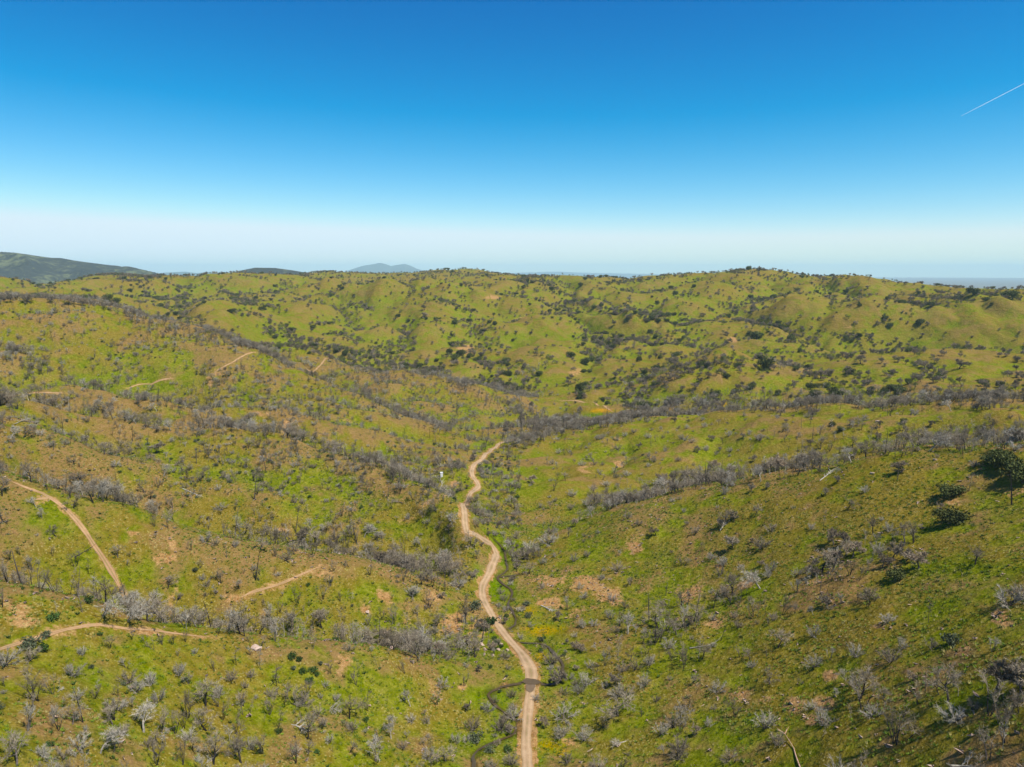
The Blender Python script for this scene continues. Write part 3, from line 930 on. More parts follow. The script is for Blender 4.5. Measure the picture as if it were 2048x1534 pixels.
def proto(name, fn, n, mats):
    out = []
    for k in range(n):
        rng = np.random.RandomState(abs(hash_(name)) + k)
        tk, br = MB(), MB()
        extra = fn(tk, br, rng, k)
        mt = mats[k % len(mats)]
        a = tk.mesh(name + "_trunk", M[mt[0]]); b_ = br.mesh(name + "_crown", M[mt[1]])
        V_ = np.array(tk.V + br.V); F_ = np.vstack([np.array(tk.F), np.array(br.F) + len(tk.V)])
        j = mesh_np(name, V_, F_, M[mt[0]], False); j.materials.append(M[mt[1]])
        mi = np.zeros(len(F_), np.int32); mi[len(tk.F):] = 1
        j.polygons.foreach_set("material_index", mi)
        ht = V_[:, 2].max()
        out.append((a, b_, j, ht))
    return out


def hash_(s):
    h = 0
    for c in s: h = (h * 131 + ord(c)) % 100003
    return h


def f_shrub(tk, br, rng, k):
    """burnt bush: stems fanning from one root, silver twigs, 3 m"""
    n = rng.randint(9, 14)
    for i in range(n):
        a = 2 * math.pi * i / n + rng.uniform(-.3, .3)
        tilt = rng.uniform(.25, 1.15)
        d = unit((math.sin(a) * math.sin(tilt), math.cos(a) * math.sin(tilt), math.cos(tilt) + .1))
        L = rng.uniform(1.6, 2.7)
        p = np.array((0, 0, -.2)); q = p + d * L * .5
        tk.tube(p, q, .075, .05, 3)
        d2 = unit(d + rng.normal(size=3) * .18 + np.array((0, 0, .15)))
        q2 = q + d2 * L * .5
        br.tube(q, q2, .05, .025, 3)
        twigs(br, q, d2, 5, 1.3, .045, rng, .7)
        twigs(br, (q + q2) / 2, d2, 5, 1.1, .042, rng, .7)
        twigs(br, q2, d2, 6, .9, .04, rng, .8)


def f_oak(tk, br, rng, k):
    """bare oak: short dark trunk, wide crooked limbs"""
    cfg = dict(levels=2, nb=(6, 4), bend=.20, up=.03, fwd=.45, spr=.55, ls=.72, tw=5, tl=1.25, twd=.05, trunk_lvls=1)
    lean = rng.normal(size=3) * .12
    branch(tk, br, (0, 0, -.3), (lean[0], lean[1], 1), 2.9, .23, 0, rng, cfg)


def f_multi(tk, br, rng, k):
    """several upright charred stems from one root"""
    for i in range(rng.randint(3, 6)):
        a = rng.uniform(0, 6.28); t = rng.uniform(.08, .42)
        cfg = dict(levels=1, nb=(4,), bend=.10, up=.08, fwd=.7, spr=.38, ls=.55, tw=4, tl=1.0, twd=.04, trunk_lvls=0)
        branch(tk, br, (math.sin(a) * .2, math.cos(a) * .2, -.2), (math.sin(a) * math.sin(t), math.cos(a) * math.sin(t), math.cos(t)), rng.uniform(2.6, 4.4), .09, 0, rng, cfg)


def f_dense(tk, br, rng, k):
    """round bare oak, fine dense twiggy crown"""
    cfg = dict(levels=2, nb=(7, 5), bend=.16, up=.02, fwd=.35, spr=.6, ls=.66, tw=7, tl=1.15, twd=.115, trunk_lvls=1)
    branch(tk, br, (0, 0, -.3), (rng.normal() * .08, rng.normal() * .08, 1), 2.7, .25, 0, rng, cfg)


def f_snag(tk, br, rng, k):
    """tall fire-killed pine: a charred pole with short stubs"""
    h = rng.uniform(8, 11); p = np.array((0, 0, -.3)); d = unit((rng.normal() * .04, rng.normal() * .04, 1))
    for i in range(5):
        q = p + d * h / 5
        tk.tube(p, q, .19 * (1 - i / 6.2), .19 * (1 - (i + 1) / 6.2), 5)
        if i >= 1:
            for s in range(7):
                f = rng.rand(); a = rng.uniform(0, 6.28); l = rng.uniform(.4, 1.5) * (1.25 - i * .17) * (1.2 if k % 2 else .7)
                b0 = p + (q - p) * f
                b1 = b0 + np.array((math.sin(a), math.cos(a), rng.uniform(-.25, .35))) * l
                br.tube(b0, b1, .035, .012, 3)
                twigs(br, (b0 + b1) / 2, unit(b1 - b0), 2, .5 * l, .03, rng)
        d = unit(d + rng.normal(size=3) * .03); p = q


def f_thin(tk, br, rng, k):
    """slender bare sapling of the gullies"""
    h = rng.uniform(4.5, 6.5); p = np.array((0, 0, -.2)); d = unit((rng.normal() * .1, rng.normal() * .1, 1))
    for i in range(4):
        q = p + d * h / 4
        tk.tube(p, q, .085 * (1 - i / 5), .085 * (1 - (i + 1) / 5), 3)
        if i >= 1:
            for s in range(4):
                a = rng.uniform(0, 6.28)
                dd = unit((math.sin(a), math.cos(a), rng.uniform(.3, 1.2)))
                b0 = p + (q - p) * rng.rand(); l = rng.uniform(.7, 1.5)
                br.tube(b0, b0 + dd * l, .03, .012, 3)
                twigs(br, b0 + dd * l * .5, dd, 4, .9, .04, rng)
        d = unit(d + rng.normal(size=3) * .08 + np.array((0, 0, .05))); p = q


def crown_leaves(br, lobes, n, size, rng):
    w_ = np.array([l[3] ** 2 for l in lobes]); w_ = w_ / w_.sum()
    for _ in range(n):
        c = lobes[rng.choice(len(lobes), p=w_)]
        d = unit(rng.normal(size=3)); d[2] = d[2] * .9 + .08
        rr = c[3] * (rng.uniform(.55, 1.04) if rng.rand() < .8 else rng.uniform(.2, .6))
        br.leaf((c[0] + d[0] * rr, c[1] + d[1] * rr, max(.15, c[2] + d[2] * rr * .78)), size * rng.uniform(.6, 1.3), rng)


def f_ever(tk, br, rng, k):
    """round evergreen oak with dense dark crown"""
    lobes = [(0, 0, 1.9, 2.2)]
    for i in range(7):
        a = rng.uniform(0, 6.28); q = rng.uniform(1.0, 2.1)
        lobes.append((math.sin(a) * q, math.cos(a) * q, rng.uniform(.9, 2.5), rng.uniform(1.0, 1.7)))
    tk.tube((0, 0, -.3), (.1, .05, 1.6), .28, .2, 6)
    for l in lobes[1:]:
        tk.tube((.1, .05, 1.4), (l[0] * .8, l[1] * .8, l[2]), .12, .05, 3)
    crown_leaves(br, lobes, 1500, .36, rng)


def f_budd(tk, br, rng, k):
    """oak coming into leaf: bare limbs with a thin olive haze"""
    f_oak(tk, br, rng, k)
    lobes = []
    for i in range(6):
        a = rng.uniform(0, 6.28); q = rng.uniform(.6, 2.0)
        lobes.append((math.sin(a) * q, math.cos(a) * q, rng.uniform(3.2, 5.2), rng.uniform(.9, 1.5)))
    crown_leaves(br, lobes, 420, .24, rng)


def f_fallen(tk, br, rng, k):
    """grey tree lying on the ground, limbs splayed"""
    p = np.array((-2.2, 0, .2)); d = unit((1, 0, .01)); L = rng.uniform(2.6, 4.2)
    for i in range(4):
        q = p + d * L / 4
        tk.tube(p, q, .17 * (1 - i / 5.5), .17 * (1 - (i + 1) / 5.5), 5)
        if i >= 1:
            for s_ in range(4):
                dd = unit(d * .8 + np.array((0, rng.choice((-1, 1)) * rng.uniform(.3, 1), rng.uniform(0, .45))))
                l = rng.uniform(1.0, 2.4)
                br.tube(q, q + dd * l, .055, .02, 3)
                twigs(br, q + dd * l * .5, dd, 4, 1.2, .05, rng, .7); twigs(br, q + dd * l, dd, 3, .9, .045, rng, .7)
        d = unit(d + np.array((0, rng.normal() * .12, 0))); p = q
    for s_ in range(4):
        a = rng.uniform(0, 6.28); tk.tube((-2.2, 0, .2), (-2.6 + .2 * math.sin(a), .5 * math.cos(a), .2 + .35 * abs(math.sin(a))), .07, .02, 3)


def f_bush(tk, br, rng, k):
    """low dense green bush"""
    lobes = [(0, 0, .6, .8)]
    for i in range(4):
        a = rng.uniform(0, 6.28)
        lobes.append((math.sin(a) * .6, math.cos(a) * .6, rng.uniform(.4, .8), rng.uniform(.4, .7)))
    for i in range(4):
        a = rng.uniform(0, 6.28)
        tk.tube((0, 0, -.15), (math.sin(a) * .5, math.cos(a) * .5, .7), .04, .02, 3)
    crown_leaves(br, lobes, 360, .2, rng)


PR = {
    "shrub": proto("shrub", f_shrub, 9, [("bark", "silver"), ("bark", "twig"), ("greywood", "silver"), ("char", "twig"), ("bark", "silver")]),
    "oak": proto("oak", f_oak, 10, [("bark", "twig"), ("char", "twig"), ("greywood", "silver"), ("char", "darktwig"), ("bark", "twig"), ("char", "twig")]),
    "multi": proto("multi", f_multi, 9, [("char", "darktwig"), ("bark", "twig"), ("char", "twig"), ("char", "darktwig"), ("bark", "silver")]),
    "dense": proto("dense", f_dense, 9, [("bark", "twig"), ("bark", "brownt"), ("char", "darktwig"), ("bark", "brownt"), ("bark", "twig")]),
    "snag": proto("snag", f_snag, 5, [("char", "char"), ("char", "darktwig"), ("bark", "twig"), ("char", "char"), ("bark", "darktwig")]),
    "thin": proto("thin", f_thin, 7, [("bark", "twig"), ("char", "darktwig"), ("greywood", "silver"), ("bark", "twig"), ("greywood", "twig"), ("bark", "silver"), ("char", "twig")]),
    "ever": proto("ever", f_ever, 4, [("bark", "leafdark")]),
    "budd": proto("budd", f_budd, 4, [("greywood", "leafolive"), ("bark", "leafolive")]),
    "fallen": proto("fallen", f_fallen, 6, [("greywood", "silver"), ("bark", "twig"), ("greywood", "silver"), ("char", "darktwig")]),
    "bush": proto("bush", f_bush, 4, [("bark", "leafbush"), ("bark", "scrub")]),
}
NAMES = {"shrub": ("dead_shrub", "shrub", "bare silver shrub"),
         "oak": ("bare_oak", "tree", "bare crooked oak"),
         "multi": ("burnt_tree", "tree", "many-stemmed burnt tree"),
         "dense": ("twiggy_oak", "tree", "round brown twiggy oak"),
         "snag": ("charred_snag", "dead tree", "charred dead pole"),
         "thin": ("bare_sapling", "sapling", "slender bare sapling"),
         "ever": ("evergreen_oak", "tree", "round dark evergreen oak"),
         "budd": ("budding_oak", "tree", "olive-leaved budding oak"),
         "fallen": ("fallen_tree", "fallen tree", "grey fallen tree"),
         "bush": ("green_bush", "bush", "low green bush")}
MASSNAME = {"shrub": "dead_scrub", "oak": "bare_oak_scatter", "multi": "burnt_thicket", "dense": "twiggy_woodland", "snag": "charred_snags", "thin": "sapling_thicket",
            "ever": "evergreen_woodland", "budd": "budding_woodland", "bush": "green_undergrowth", "fallen": "fallen_timber"}

# ------------------------------------------------------------------ where the plants stand
# hand placed from the photograph: kind, px, py (foot), height in m (0 = default)
HAND = """
oak 615 1478 7.5;oak 287 1464 6;multi 116 1461 5;multi 55 1461 6;multi 73 1403 6;shrub 463 1360 2.8;shrub 501 1355 2.6;shrub 390 1307 1.8;shrub 489 1376 2.2;multi 446 1440 6;multi 472 1468 6;multi 436 1413 5
oak 413 1461 6;multi 376 1434 7;oak 255 1242 6;oak 297 1242 7;oak 338 1239 6.5;oak 372 1246 6;oak 427 1529 6.5;oak 482 1526 6;multi 591 1526 6;multi 314 1529 7;oak 34 1532 6;multi 219 1297 3.5;multi 306 1300 3.5;multi 290 1288 3;multi 325 1289 3;multi 347 1287 3;multi 372 1284 3.2;oak 264 1278 2.6
shrub 318 1403 3;shrub 147 1352 3;shrub 126 1519 3.2;bush 63 1294 2.4;bush 89 1302 1.8;bush 179 1206 2;bush 108 1240 1.8;bush 90 1276 1.7;multi 3 1215 5;bush 585 1316 1.5;bush 600 1322 1.5;bush 625 1344 1.5;bush 605 1345 1.2;bush 617 1365 1.4;bush 634 1352 1.2;bush 640 1330 1.2;bush 586 1340 1.3
oak 478 1177 4;oak 335 1177 5;oak 352 1208 4.5;multi 560 1225 5;snag 393 1222 5;multi 237 1392 3.5;multi 190 1396 3.5;oak 225 1450 4;multi 230 1440 5;shrub 245 1470 3;multi 500 1310 3;shrub 165 1310 2.6;shrub 10 1330 4;shrub 60 1320 3;shrub 155 1400 2.8;shrub 235 1420 3.2;shrub 380 1480 3.2;shrub 660 1485 2.5
dense 1121 1365 6;shrub 1158 1386 4;shrub 1128 1388 3;shrub 947 1461 5;shrub 1001 1461 5;shrub 1025 1437 4.5;dense 1022 1471 3.5;bush 953 1481 2.4;shrub 1124 1475 5;oak 892 1522 5.5;oak 820 1413 5.5;multi 905 1314 5.5;multi 810 1348 5;multi 929 1372 5;multi 875 1410 5;shrub 885 1375 4;oak 782 1478 4
shrub 1022 1529 3.5;shrub 1134 1526 3.5;dense 1162 1304 3;oak 1193 1352 5;shrub 1104 1328 5;oak 1343 1321 4;shrub 1338 1297 4;oak 1285 1287 3.5;oak 1206 1457 4.5;snag 1283 1433 5;shrub 1322 1471 4;shrub 1346 1454 4;shrub 1360 1505 5;dense 882 1198 3;shrub 916 1174 5;shrub 1008 1201 3;bush 950 1218 3.5;bush 981 1249 3;dense 1008 1246 3
dense 1117 1242 4.5;shrub 1083 1177 3;shrub 1223 1201 3.6;multi 1261 1170 4;shrub 1220 1239 4.5;shrub 1186 1252 3;multi 765 1239 5.5;snag 844 1287 7;multi 690 1225 4.5;multi 740 1150 5;shrub 1075 1400 2.5;shrub 1022 1395 3;shrub 990 1405 2.6;dense 1150 1300 3;shrub 1235 1392 4;shrub 1172 1370 4;shrub 1250 1392 4;snag 1250 1400 5;shrub 1300 1330 4;shrub 1270 1340 4.5;shrub 1180 1335 3
shrub 1776 1245 3;shrub 1711 1314 4;shrub 1629 1334 3.8;shrub 1805 1297 2.8;shrub 1865 1297 2.8;bush 1899 1290 3;oak 1691 1361 3.5;oak 1595 1372 3;oak 1670 1392 2.6;multi 1984 1303 4;multi 1681 1208 3.8;snag 1640 1182 6;snag 1654 1186 3.5;snag 1594 1215 4;oak 1626 1230 3;shrub 1623 1419 2.6;shrub 1531 1457 5;shrub 1555 1491 4;multi 1469 1436 5
shrub 1745 1433 3.2;shrub 1647 1450 4;oak 1773 1409 4;dense 1824 1361 2;oak 1878 1389 4;dense 2042 1389 6;shrub 2018 1211 5;shrub 2042 1200 5;shrub 1909 1443 3.6;shrub 1945 1420 3;shrub 1415 1453 3;oak 1391 1361 3.5;multi 1408 1201 3.8;shrub 1449 1187 4;shrub 1357 1518 4;shrub 1459 1521 3;shrub 1425 1240 3;multi 1660 1320 4;multi 1480 1315 3.5;oak 1500 1320 3.4
ever 1902 993 4.6;ever 1899 1047 5.6;ever 1990 933 4.6;ever 2005 930 5.6;ever 2018 940 5.4;ever 2032 958 5.8;ever 2046 966 5.6;ever 1978 925 3.6;dense 1803 945 5;dense 1652 991 3.6;dense 1674 965 3.6;dense 1534 979 3.6;dense 1503 984 4.5;dense 1440 1059 5.5;oak 1450 1045 6.5;dense 1468 1045 5;oak 1508 1035 6.5;dense 1466 1096 6;dense 1505 1085 2;shrub 1445 1130 4;shrub 1422 1119 3.6;dense 1374 1050 2
multi 1406 1103 4.5;oak 1370 1131 4;dense 1667 1090 6;dense 1688 1090 5;dense 1704 1117 6;dense 1667 1127 5;multi 1700 1150 7;dense 1783 1124 7.5;dense 1837 1137 5.5;dense 1765 1137 5;ever 1790 1160 4;dense 1812 1122 5;shrub 1756 1080 3.5;shrub 1624 1059 3.2;dense 1623 1136 4.4;shrub 1594 1151 2.8;shrub 1610 1147 2.8;snag 1478 1141 5;oak 1490 1150 4.5;multi 1720 1160 6
multi 1573 872 8;oak 1640 899 10;dense 1486 878 5;dense 1425 882 5;dense 1396 906 6;snag 1766 902 8;shrub 1370 882 3;dense 1861 855 5;dense 1760 855 5;ever 1808 846 3.5;ever 1663 852 3.6;ever 1680 862 3.6;dense 1700 850 4.5;dense 1760 880 5;snag 1680 820 9;snag 1620 850 7;dense 1312 1070 4.4;shrub 1234 1142 5;oak 1261 1172 4;shrub 1203 1159 3;shrub 1174 1114 3.5;dense 1343 1108 2.4;oak 1363 1131 4
shrub 1049 1118 7;shrub 1060 1105 6.5;shrub 1097 1087 7;shrub 1100 1068 5;dense 1039 1053 5;shrub 1032 1077 4;oak 953 1118 5;snag 714 1087 10;multi 712 1085 8;multi 702 1032 6;snag 925 973 5;snag 1000 892 6;snag 1302 893 9;dense 1160 828 9;dense 1011 868 8;dense 875 930 8;shrub 916 937 7;dense 946 923 6;shrub 943 1005 5;shrub 950 1029 6
snag 509 999 13;snag 591 1064 14;snag 393 927 9;oak 113 1074 5;oak 73 1016 4.5;oak 84 1036 4.5;oak 7 1043 6;oak 147 1016 6;oak 246 1012 6;oak 193 985 6.5;multi 290 985 9;multi 308 1053 4.5;oak 236 1115 5;multi 63 1139 5.5;multi 667 1142 5;oak 492 1064 7;shrub 413 1084 4;shrub 471 1094 3.5;multi 383 1101 5;dense 314 906 7;dense 678 828 9;multi 40 1110 3.6;multi 106 1112 4;shrub 440 1020 4;multi 470 1020 6;multi 700 1000 5
ever 78 596 8;ever 178 583 8;ever 215 603 12;ever 260 583 8;ever 232 606 9;dense 140 610 10;dense 165 612 9;dense 100 608 9;dense 60 606 10;dense 20 605 11;ever 1162 572 9;ever 1054 564 9;ever 1169 560 9;dense 812 660 12;dense 803 684 14;ever 904 692 9;ever 899 708 9;ever 923 710 9;ever 912 720 9;ever 940 716 8;ever 955 722 7;ever 1140 714 9
ever 1172 728 10;ever 1184 724 9;ever 1162 783 12;dense 1170 780 9;ever 1080 750 6;dense 849 620 11;dense 847 636 12;dense 931 597 9;ever 1104 580 8;dense 1258 603 12;dense 1264 637 11;ever 1317 645 8;dense 1228 652 13;ever 1513 678 13;ever 1582 685 14;ever 1529 739 14;dense 1641 757 11;dense 1721 728 12;dense 1890 756 9;dense 1854 746 12;dense 1919 738 11;ever 1476 733 5
ever 1454 757 6;dense 1391 780 9;dense 1684 792 9;dense 1796 770 9;ever 1946 590 13;ever 2025 598 14;ever 1841 649 10;dense 1230 756 9;dense 1290 775 8;dense 1270 788 9;dense 1245 804 8;dense 1320 765 9;dense 1350 760 8;dense 1370 752 8
ever 640 560 8;dense 700 553 10;ever 890 538 8;ever 895 538 9;ever 1497 540 11;dense 1520 541 12;dense 1515 542 10;ever 240 550 7;dense 1560 545 9;dense 1000 560 10;dense 1070 567 10
"""
rngp = np.random.RandomState(99)
plants = {k: [] for k in PR}          # kind -> list of (x, y, height scale, rot, variant, hand)
for rowt in HAND.strip().split("\n"):
    for t in rowt.split(";"):
        kd, a_, b_, h_ = t.split()
        x, y = hit(float(a_), float(b_))
        v = rngp.randint(len(PR[kd])); sc_ = float(h_) / PR[kd][v][3]
        plants[kd].append((x, y, sc_, rngp.uniform(0, 6.28), v, 1))

# scattered plants: candidates drawn evenly over the ground area, kept by local density
nc = 420000
u_ = rngp.rand(nc)
rr = np.sqrt(120.0 ** 2 + u_ * (1100.0 ** 2 - 120.0 ** 2))
aa = np.radians(rngp.uniform(-41, 41, nc))
area1 = math.radians(82) / 2 * (1100.0 ** 2 - 120.0 ** 2)
nc2 = 160000
rr2 = np.sqrt(1100.0 ** 2 + rngp.rand(nc2) * (3000.0 ** 2 - 1100.0 ** 2))
aa2 = np.radians(rngp.uniform(-41, 41, nc2))
area2 = math.radians(82) / 2 * (3000.0 ** 2 - 1100.0 ** 2)
rr = np.concatenate([rr, rr2]); aa = np.concatenate([aa, aa2])
per = np.concatenate([np.full(nc, area1 / nc), np.full(nc2, area2 / nc2)])
cx = rr * np.sin(aa); cy = rr * np.cos(aa); cz = sample(Z, cx, cy)
cpx, cpy = to_px(cx, cy, cz)
dg = sample(Dg, cx, cy); ho = sample(hollow, cx, cy)
dr = sample(Droad, cx, cy); ds = sample(Dstream, cx, cy); dt = sample(Dtrack, cx, cy); so = sample(soil, cx, cy)
cl = fbm(cx, cy, 45, 3, 201); cl2 = fbm(cx, cy, 160, 3, 205)
clf = fbm(cx, cy, 110, 3, 207)
# tree-line visibility
ii, jj = to_grid(cx, cy)
rm = RUNMAX[np.clip(ii.astype(int), 0, NA - 1), np.clip(jj.astype(int) - 2, 0, NR - 1)]
visible = (cz + 6 - CAM_Z) / rr > rm
farf = smooth(800, 1000, rr)
left = cpx < 1040 + (cpy - 1000) * -.05
near_g = np.exp(-(dg / (11 + rr * .012)) ** 2)
den = np.where(left, 1 / 17.0, 1 / 330.0)
den = den * np.clip(1 + 1.7 * cl + .8 * cl2, .12, 3.5)
# right lower corner is thicker, the grassy shoulder above it nearly empty
gf = sample(gully_far, cx, cy)
rc = smooth(1250, 1420, cpy) * smooth(1150, 1300, cpx)
den = den * (1 + 2.6 * rc)
shoulder = np.exp(-(((cpx - 1680) / 420) ** 2 + ((cpy - 1030) / 120) ** 2) ** 2) * (rr < 420)
den = den * (1 - .82 * shoulder)
den = np.where((cpx > 1700) & (cpy > 1380), den * 2.4, den)
up_right = (cpx > 1100) & (rr > 395) & (rr < 700)
den = np.where(up_right, np.clip(.008 * (1 + 2.8 * cl), 0.0008, .035), den)
den = den + near_g * np.where(rr > 640, .10, .085) * np.clip(.75 + 1.4 * cl, .2, 2)
valley_b = (np.abs(rr - 700) < 35) & (cpx > 1040)
den = np.where(valley_b, np.clip(.085 * (1 + 1.2 * cl), .02, .14), den)
den = den + .035 * np.exp(-(ds / 7) ** 2) * (cpx > 900)
farden = .0016 * np.clip(1 + 2.4 * clf, .35, 4) + .017 * gf * np.clip(.55 + 1.9 * cl2 + 1.6 * clf, .03, 3)
midfar = (rr > 760) & (cpx > 1150)
den = den * (1 - farf) + farden * farf
den = np.where(midfar & (rr < 1000), farden * 1.2, den)
BANDS = [([(0, 1180), (60, 1197), (150, 1208), (250, 1228)], 14, .06), ([(230, 1238), (400, 1246), (520, 1256), (650, 1270), (780, 1290), (880, 1310)], 14, .10),
         ([(-60, 940), (0, 952), (100, 975), (200, 996), (300, 1008), (430, 1045), (560, 1072), (700, 1092)], 13, .12), ([(700, 1090), (830, 1130), (930, 1150)], 24, .07),
         ([(-60, 815), (130, 812), (200, 825), (290, 838), (400, 848), (490, 856)], 9, .09), ([(490, 856), (620, 880), (700, 910), (770, 940)], 8, .06), ([(780, 965), (870, 1020), (960, 1072)], 20, .09),
         ([(-60, 670), (20, 705), (80, 735), (150, 758), (220, 782), (290, 796), (350, 828)], 11, .07), ([(0, 600), (120, 606), (210, 612), (300, 645), (400, 668), (480, 686), (590, 728), (640, 750), (720, 782), (800, 822), (900, 868)], 7, .06),
         ([(540, 655), (620, 692), (700, 712), (780, 728), (850, 742)], 10, .028), ([(860, 745), (960, 785), (1060, 822), (1110, 850)], 9, .05),
         ([(1020, 882), (1100, 862), (1150, 850), (1230, 836), (1320, 818), (1400, 806), (1500, 806), (1700, 802), (1850, 798), (2120, 802)], 12, .10),
         ([(1180, 1010), (1300, 985), (1400, 965), (1500, 945), (1600, 925), (1700, 905), (1850, 885), (2120, 868)], 15, .085), ([(1640, 1490), (1800, 1450), (2120, 1425)], 62, .030), ([(1550, 878), (1750, 868), (2100, 858)], 20, .03),
         ([(1250, 1300), (1400, 1262), (1550, 1212), (1650, 1188), (1720, 1152)], 11, .06), ([(1120, 1335), (1250, 1325), (1420, 1318)], 12, .04), ([(1560, 1400), (1800, 1400), (2100, 1385)], 16, .05),
         ([(1430, 590), (1480, 622), (1550, 652), (1650, 672), (1750, 682), (1830, 694)], 11, .022), ([(410, 556), (470, 600), (560, 622)], 5, .02), ([(280, 560), (330, 600), (380, 640)], 10, .012),
         ([(1750, 650), (1830, 615), (1950, 592)], 6, .014), ([(880, 600), (960, 640), (1010, 665)], 7, .014), ([(890, 665), (960, 715), (1010, 755)], 8, .025), ([(1020, 772), (1060, 742), (1110, 718)], 8, .03),
         ([(1150, 605), (1260, 632), (1340, 642)], 9, .014), ([(1040, 1170), (1010, 1100), (1080, 1090), (1110, 1060)], 16, .04), ([(1200, 800), (1260, 770), (1300, 750)], 7, .02), ([(1300, 760), (1380, 725)], 6, .02),
         ([(1520, 720), (1640, 765), (1720, 790)], 12, .012), ([(1640, 560), (1760, 600), (1900, 600), (2080, 620)], 8, .007)]
bmask = np.zeros(len(rr))
wob = fbm(cx, cy, 30, 3, 411); wob2 = fbm(cx, cy, 12, 2, 413)
for bp, hw_, dn_ in BANDS:
    bp = np.array(bp, float)
    x0, x1 = bp[:, 0].min(), bp[:, 0].max()
    if bp[0, 0] > bp[-1, 0] or np.any(np.diff(bp[:, 0]) <= 0): bp = bp[np.argsort(bp[:, 0])]
    yy = np.interp(cpx, bp[:, 0], bp[:, 1])
    inside = smooth(x0 - 25, x0 + 10, cpx) * (1 - smooth(x1 - 10, x1 + 25, cpx))
    q = np.abs(cpy - yy + wob * hw_ * .9) / (hw_ * 1.25)
    bmask = np.maximum(bmask, dn_ * inside * np.exp(-q ** 2) * np.clip(.95 + 1.5 * cl + .9 * wob2, .2, 2.0))
bmask *= 1.05
den = np.maximum(den, bmask)
near_g = np.maximum(near_g, (bmask > .04) * (rr < 900) * 1.0)
meadow = ((cpx - 1190) / 60) ** 2 + ((cpy - 826) / 14) ** 2 < 1
den = np.where(meadow & (rr > 700), 0, den)
keep = (rngp.rand(len(rr)) < den * per) & visible & (dr > 3.6) & (ds > 1.3) & (dt > 2.4) & (cpx > -130) & (cpx < 2180) & (cpy < 1640) & ((so < .55) | (rngp.rand(len(rr)) < .25))
keep &= (TAN[np.clip(ii.astype(int), 0, NA - 1), np.clip(jj.astype(int), 0, NR - 1)] < 1)
idx = np.flatnonzero(keep)
hx = np.array([(p[0], p[1]) for k in plants for p in plants[k]])
# keep off the hand-placed ones
for i in idx:
    r_ = rr[i]
    d2 = ((hx[:, 0] - cx[i]) ** 2 + (hx[:, 1] - cy[i]) ** 2).min()
    if d2 < (2.2 + r_ * .004) ** 2: continue
    rnd = rngp.rand(); g = near_g[i]; isleft = bool(left[i])
    if bmask[i] > .012 and rr[i] < 1000 and rnd < .8:
        kd = 'thin' if rnd < .38 else 'multi' if rnd < .55 else 'oak'
        h = {'thin': 6.5, 'multi': 6, 'oak': 6.5}[kd] * (.55 + .8 * rngp.rand())
    elif farf[i] > .5 or (midfar[i] and rr[i] < 1000):
        if gf[i] > .4: kd = "dense" if rnd < .58 else "budd" if rnd < .82 else "thin" if rnd < .96 else "ever"
        else: kd = "dense" if rnd < .50 else "budd" if rnd < .84 else "ever" if rnd < .92 else "bush"
        h = {"dense": 6.5, "budd": 6.5, "ever": 6, "thin": 6, "bush": 3.0}[kd] * rngp.uniform(.6, 1.3)
    elif valley_b[i]:
        kd = "thin" if rnd < .55 else "multi" if rnd < .75 else "dense" if rnd < .92 else "snag"
        h = {"thin": 6.5, "multi": 6, "dense": 6, "snag": 10}[kd] * rngp.uniform(.7, 1.3)
    elif g > .35:
        kd = "thin" if rnd < .52 else "multi" if rnd < .70 else "oak" if rnd < .84 else "shrub" if rnd < .93 else "dense" if rnd < .97 else "snag"
        h = {"thin": 5.6, "multi": 5.2, "dense": 5, "snag": 9, "oak": 5.6, "shrub": 3.2}[kd] * (.35 + 1.2 * rngp.rand() ** 1.3)
    elif ds[i] < 12 and cpx[i] > 900:
        kd = "shrub" if rnd < .5 else "bush" if rnd < .8 else "dense"
        h = {"shrub": 2.6, "bush": 1.6, "dense": 3.2}[kd] * rngp.uniform(.5, 1.2)
    elif isleft:
        kd = "shrub" if rnd < .24 else "oak" if rnd < .38 else "multi" if rnd < .60 else "thin" if rnd < .78 else "fallen" if rnd < .85 else "bush" if rnd < .96 else "snag"
        h = {"shrub": 2.5, "oak": 4.6, "multi": 4.6, "thin": 4.4, "bush": 1.1, "snag": 7, "fallen": 1.3}[kd] * (.45 + 1.15 * rngp.rand() ** 1.6)
    else:
        kd = "shrub" if rnd < .50 else "oak" if rnd < .64 else "multi" if rnd < .78 else "dense" if rnd < .86 else "snag" if rnd < .90 else "fallen" if rnd < .94 else "thin"
        h = {"shrub": 2.7, "oak": 4.0, "multi": 4.0, "dense": 4.2, "snag": 6, "thin": 4, "fallen": 1.3}[kd] * (.45 + 1.15 * rngp.rand() ** 1.6)
        h *= 1.2
    v = rngp.randint(len(PR[kd]))
    plants[kd].append((cx[i], cy[i], h / PR[kd][v][3], rngp.uniform(0, 6.28), v, 0))

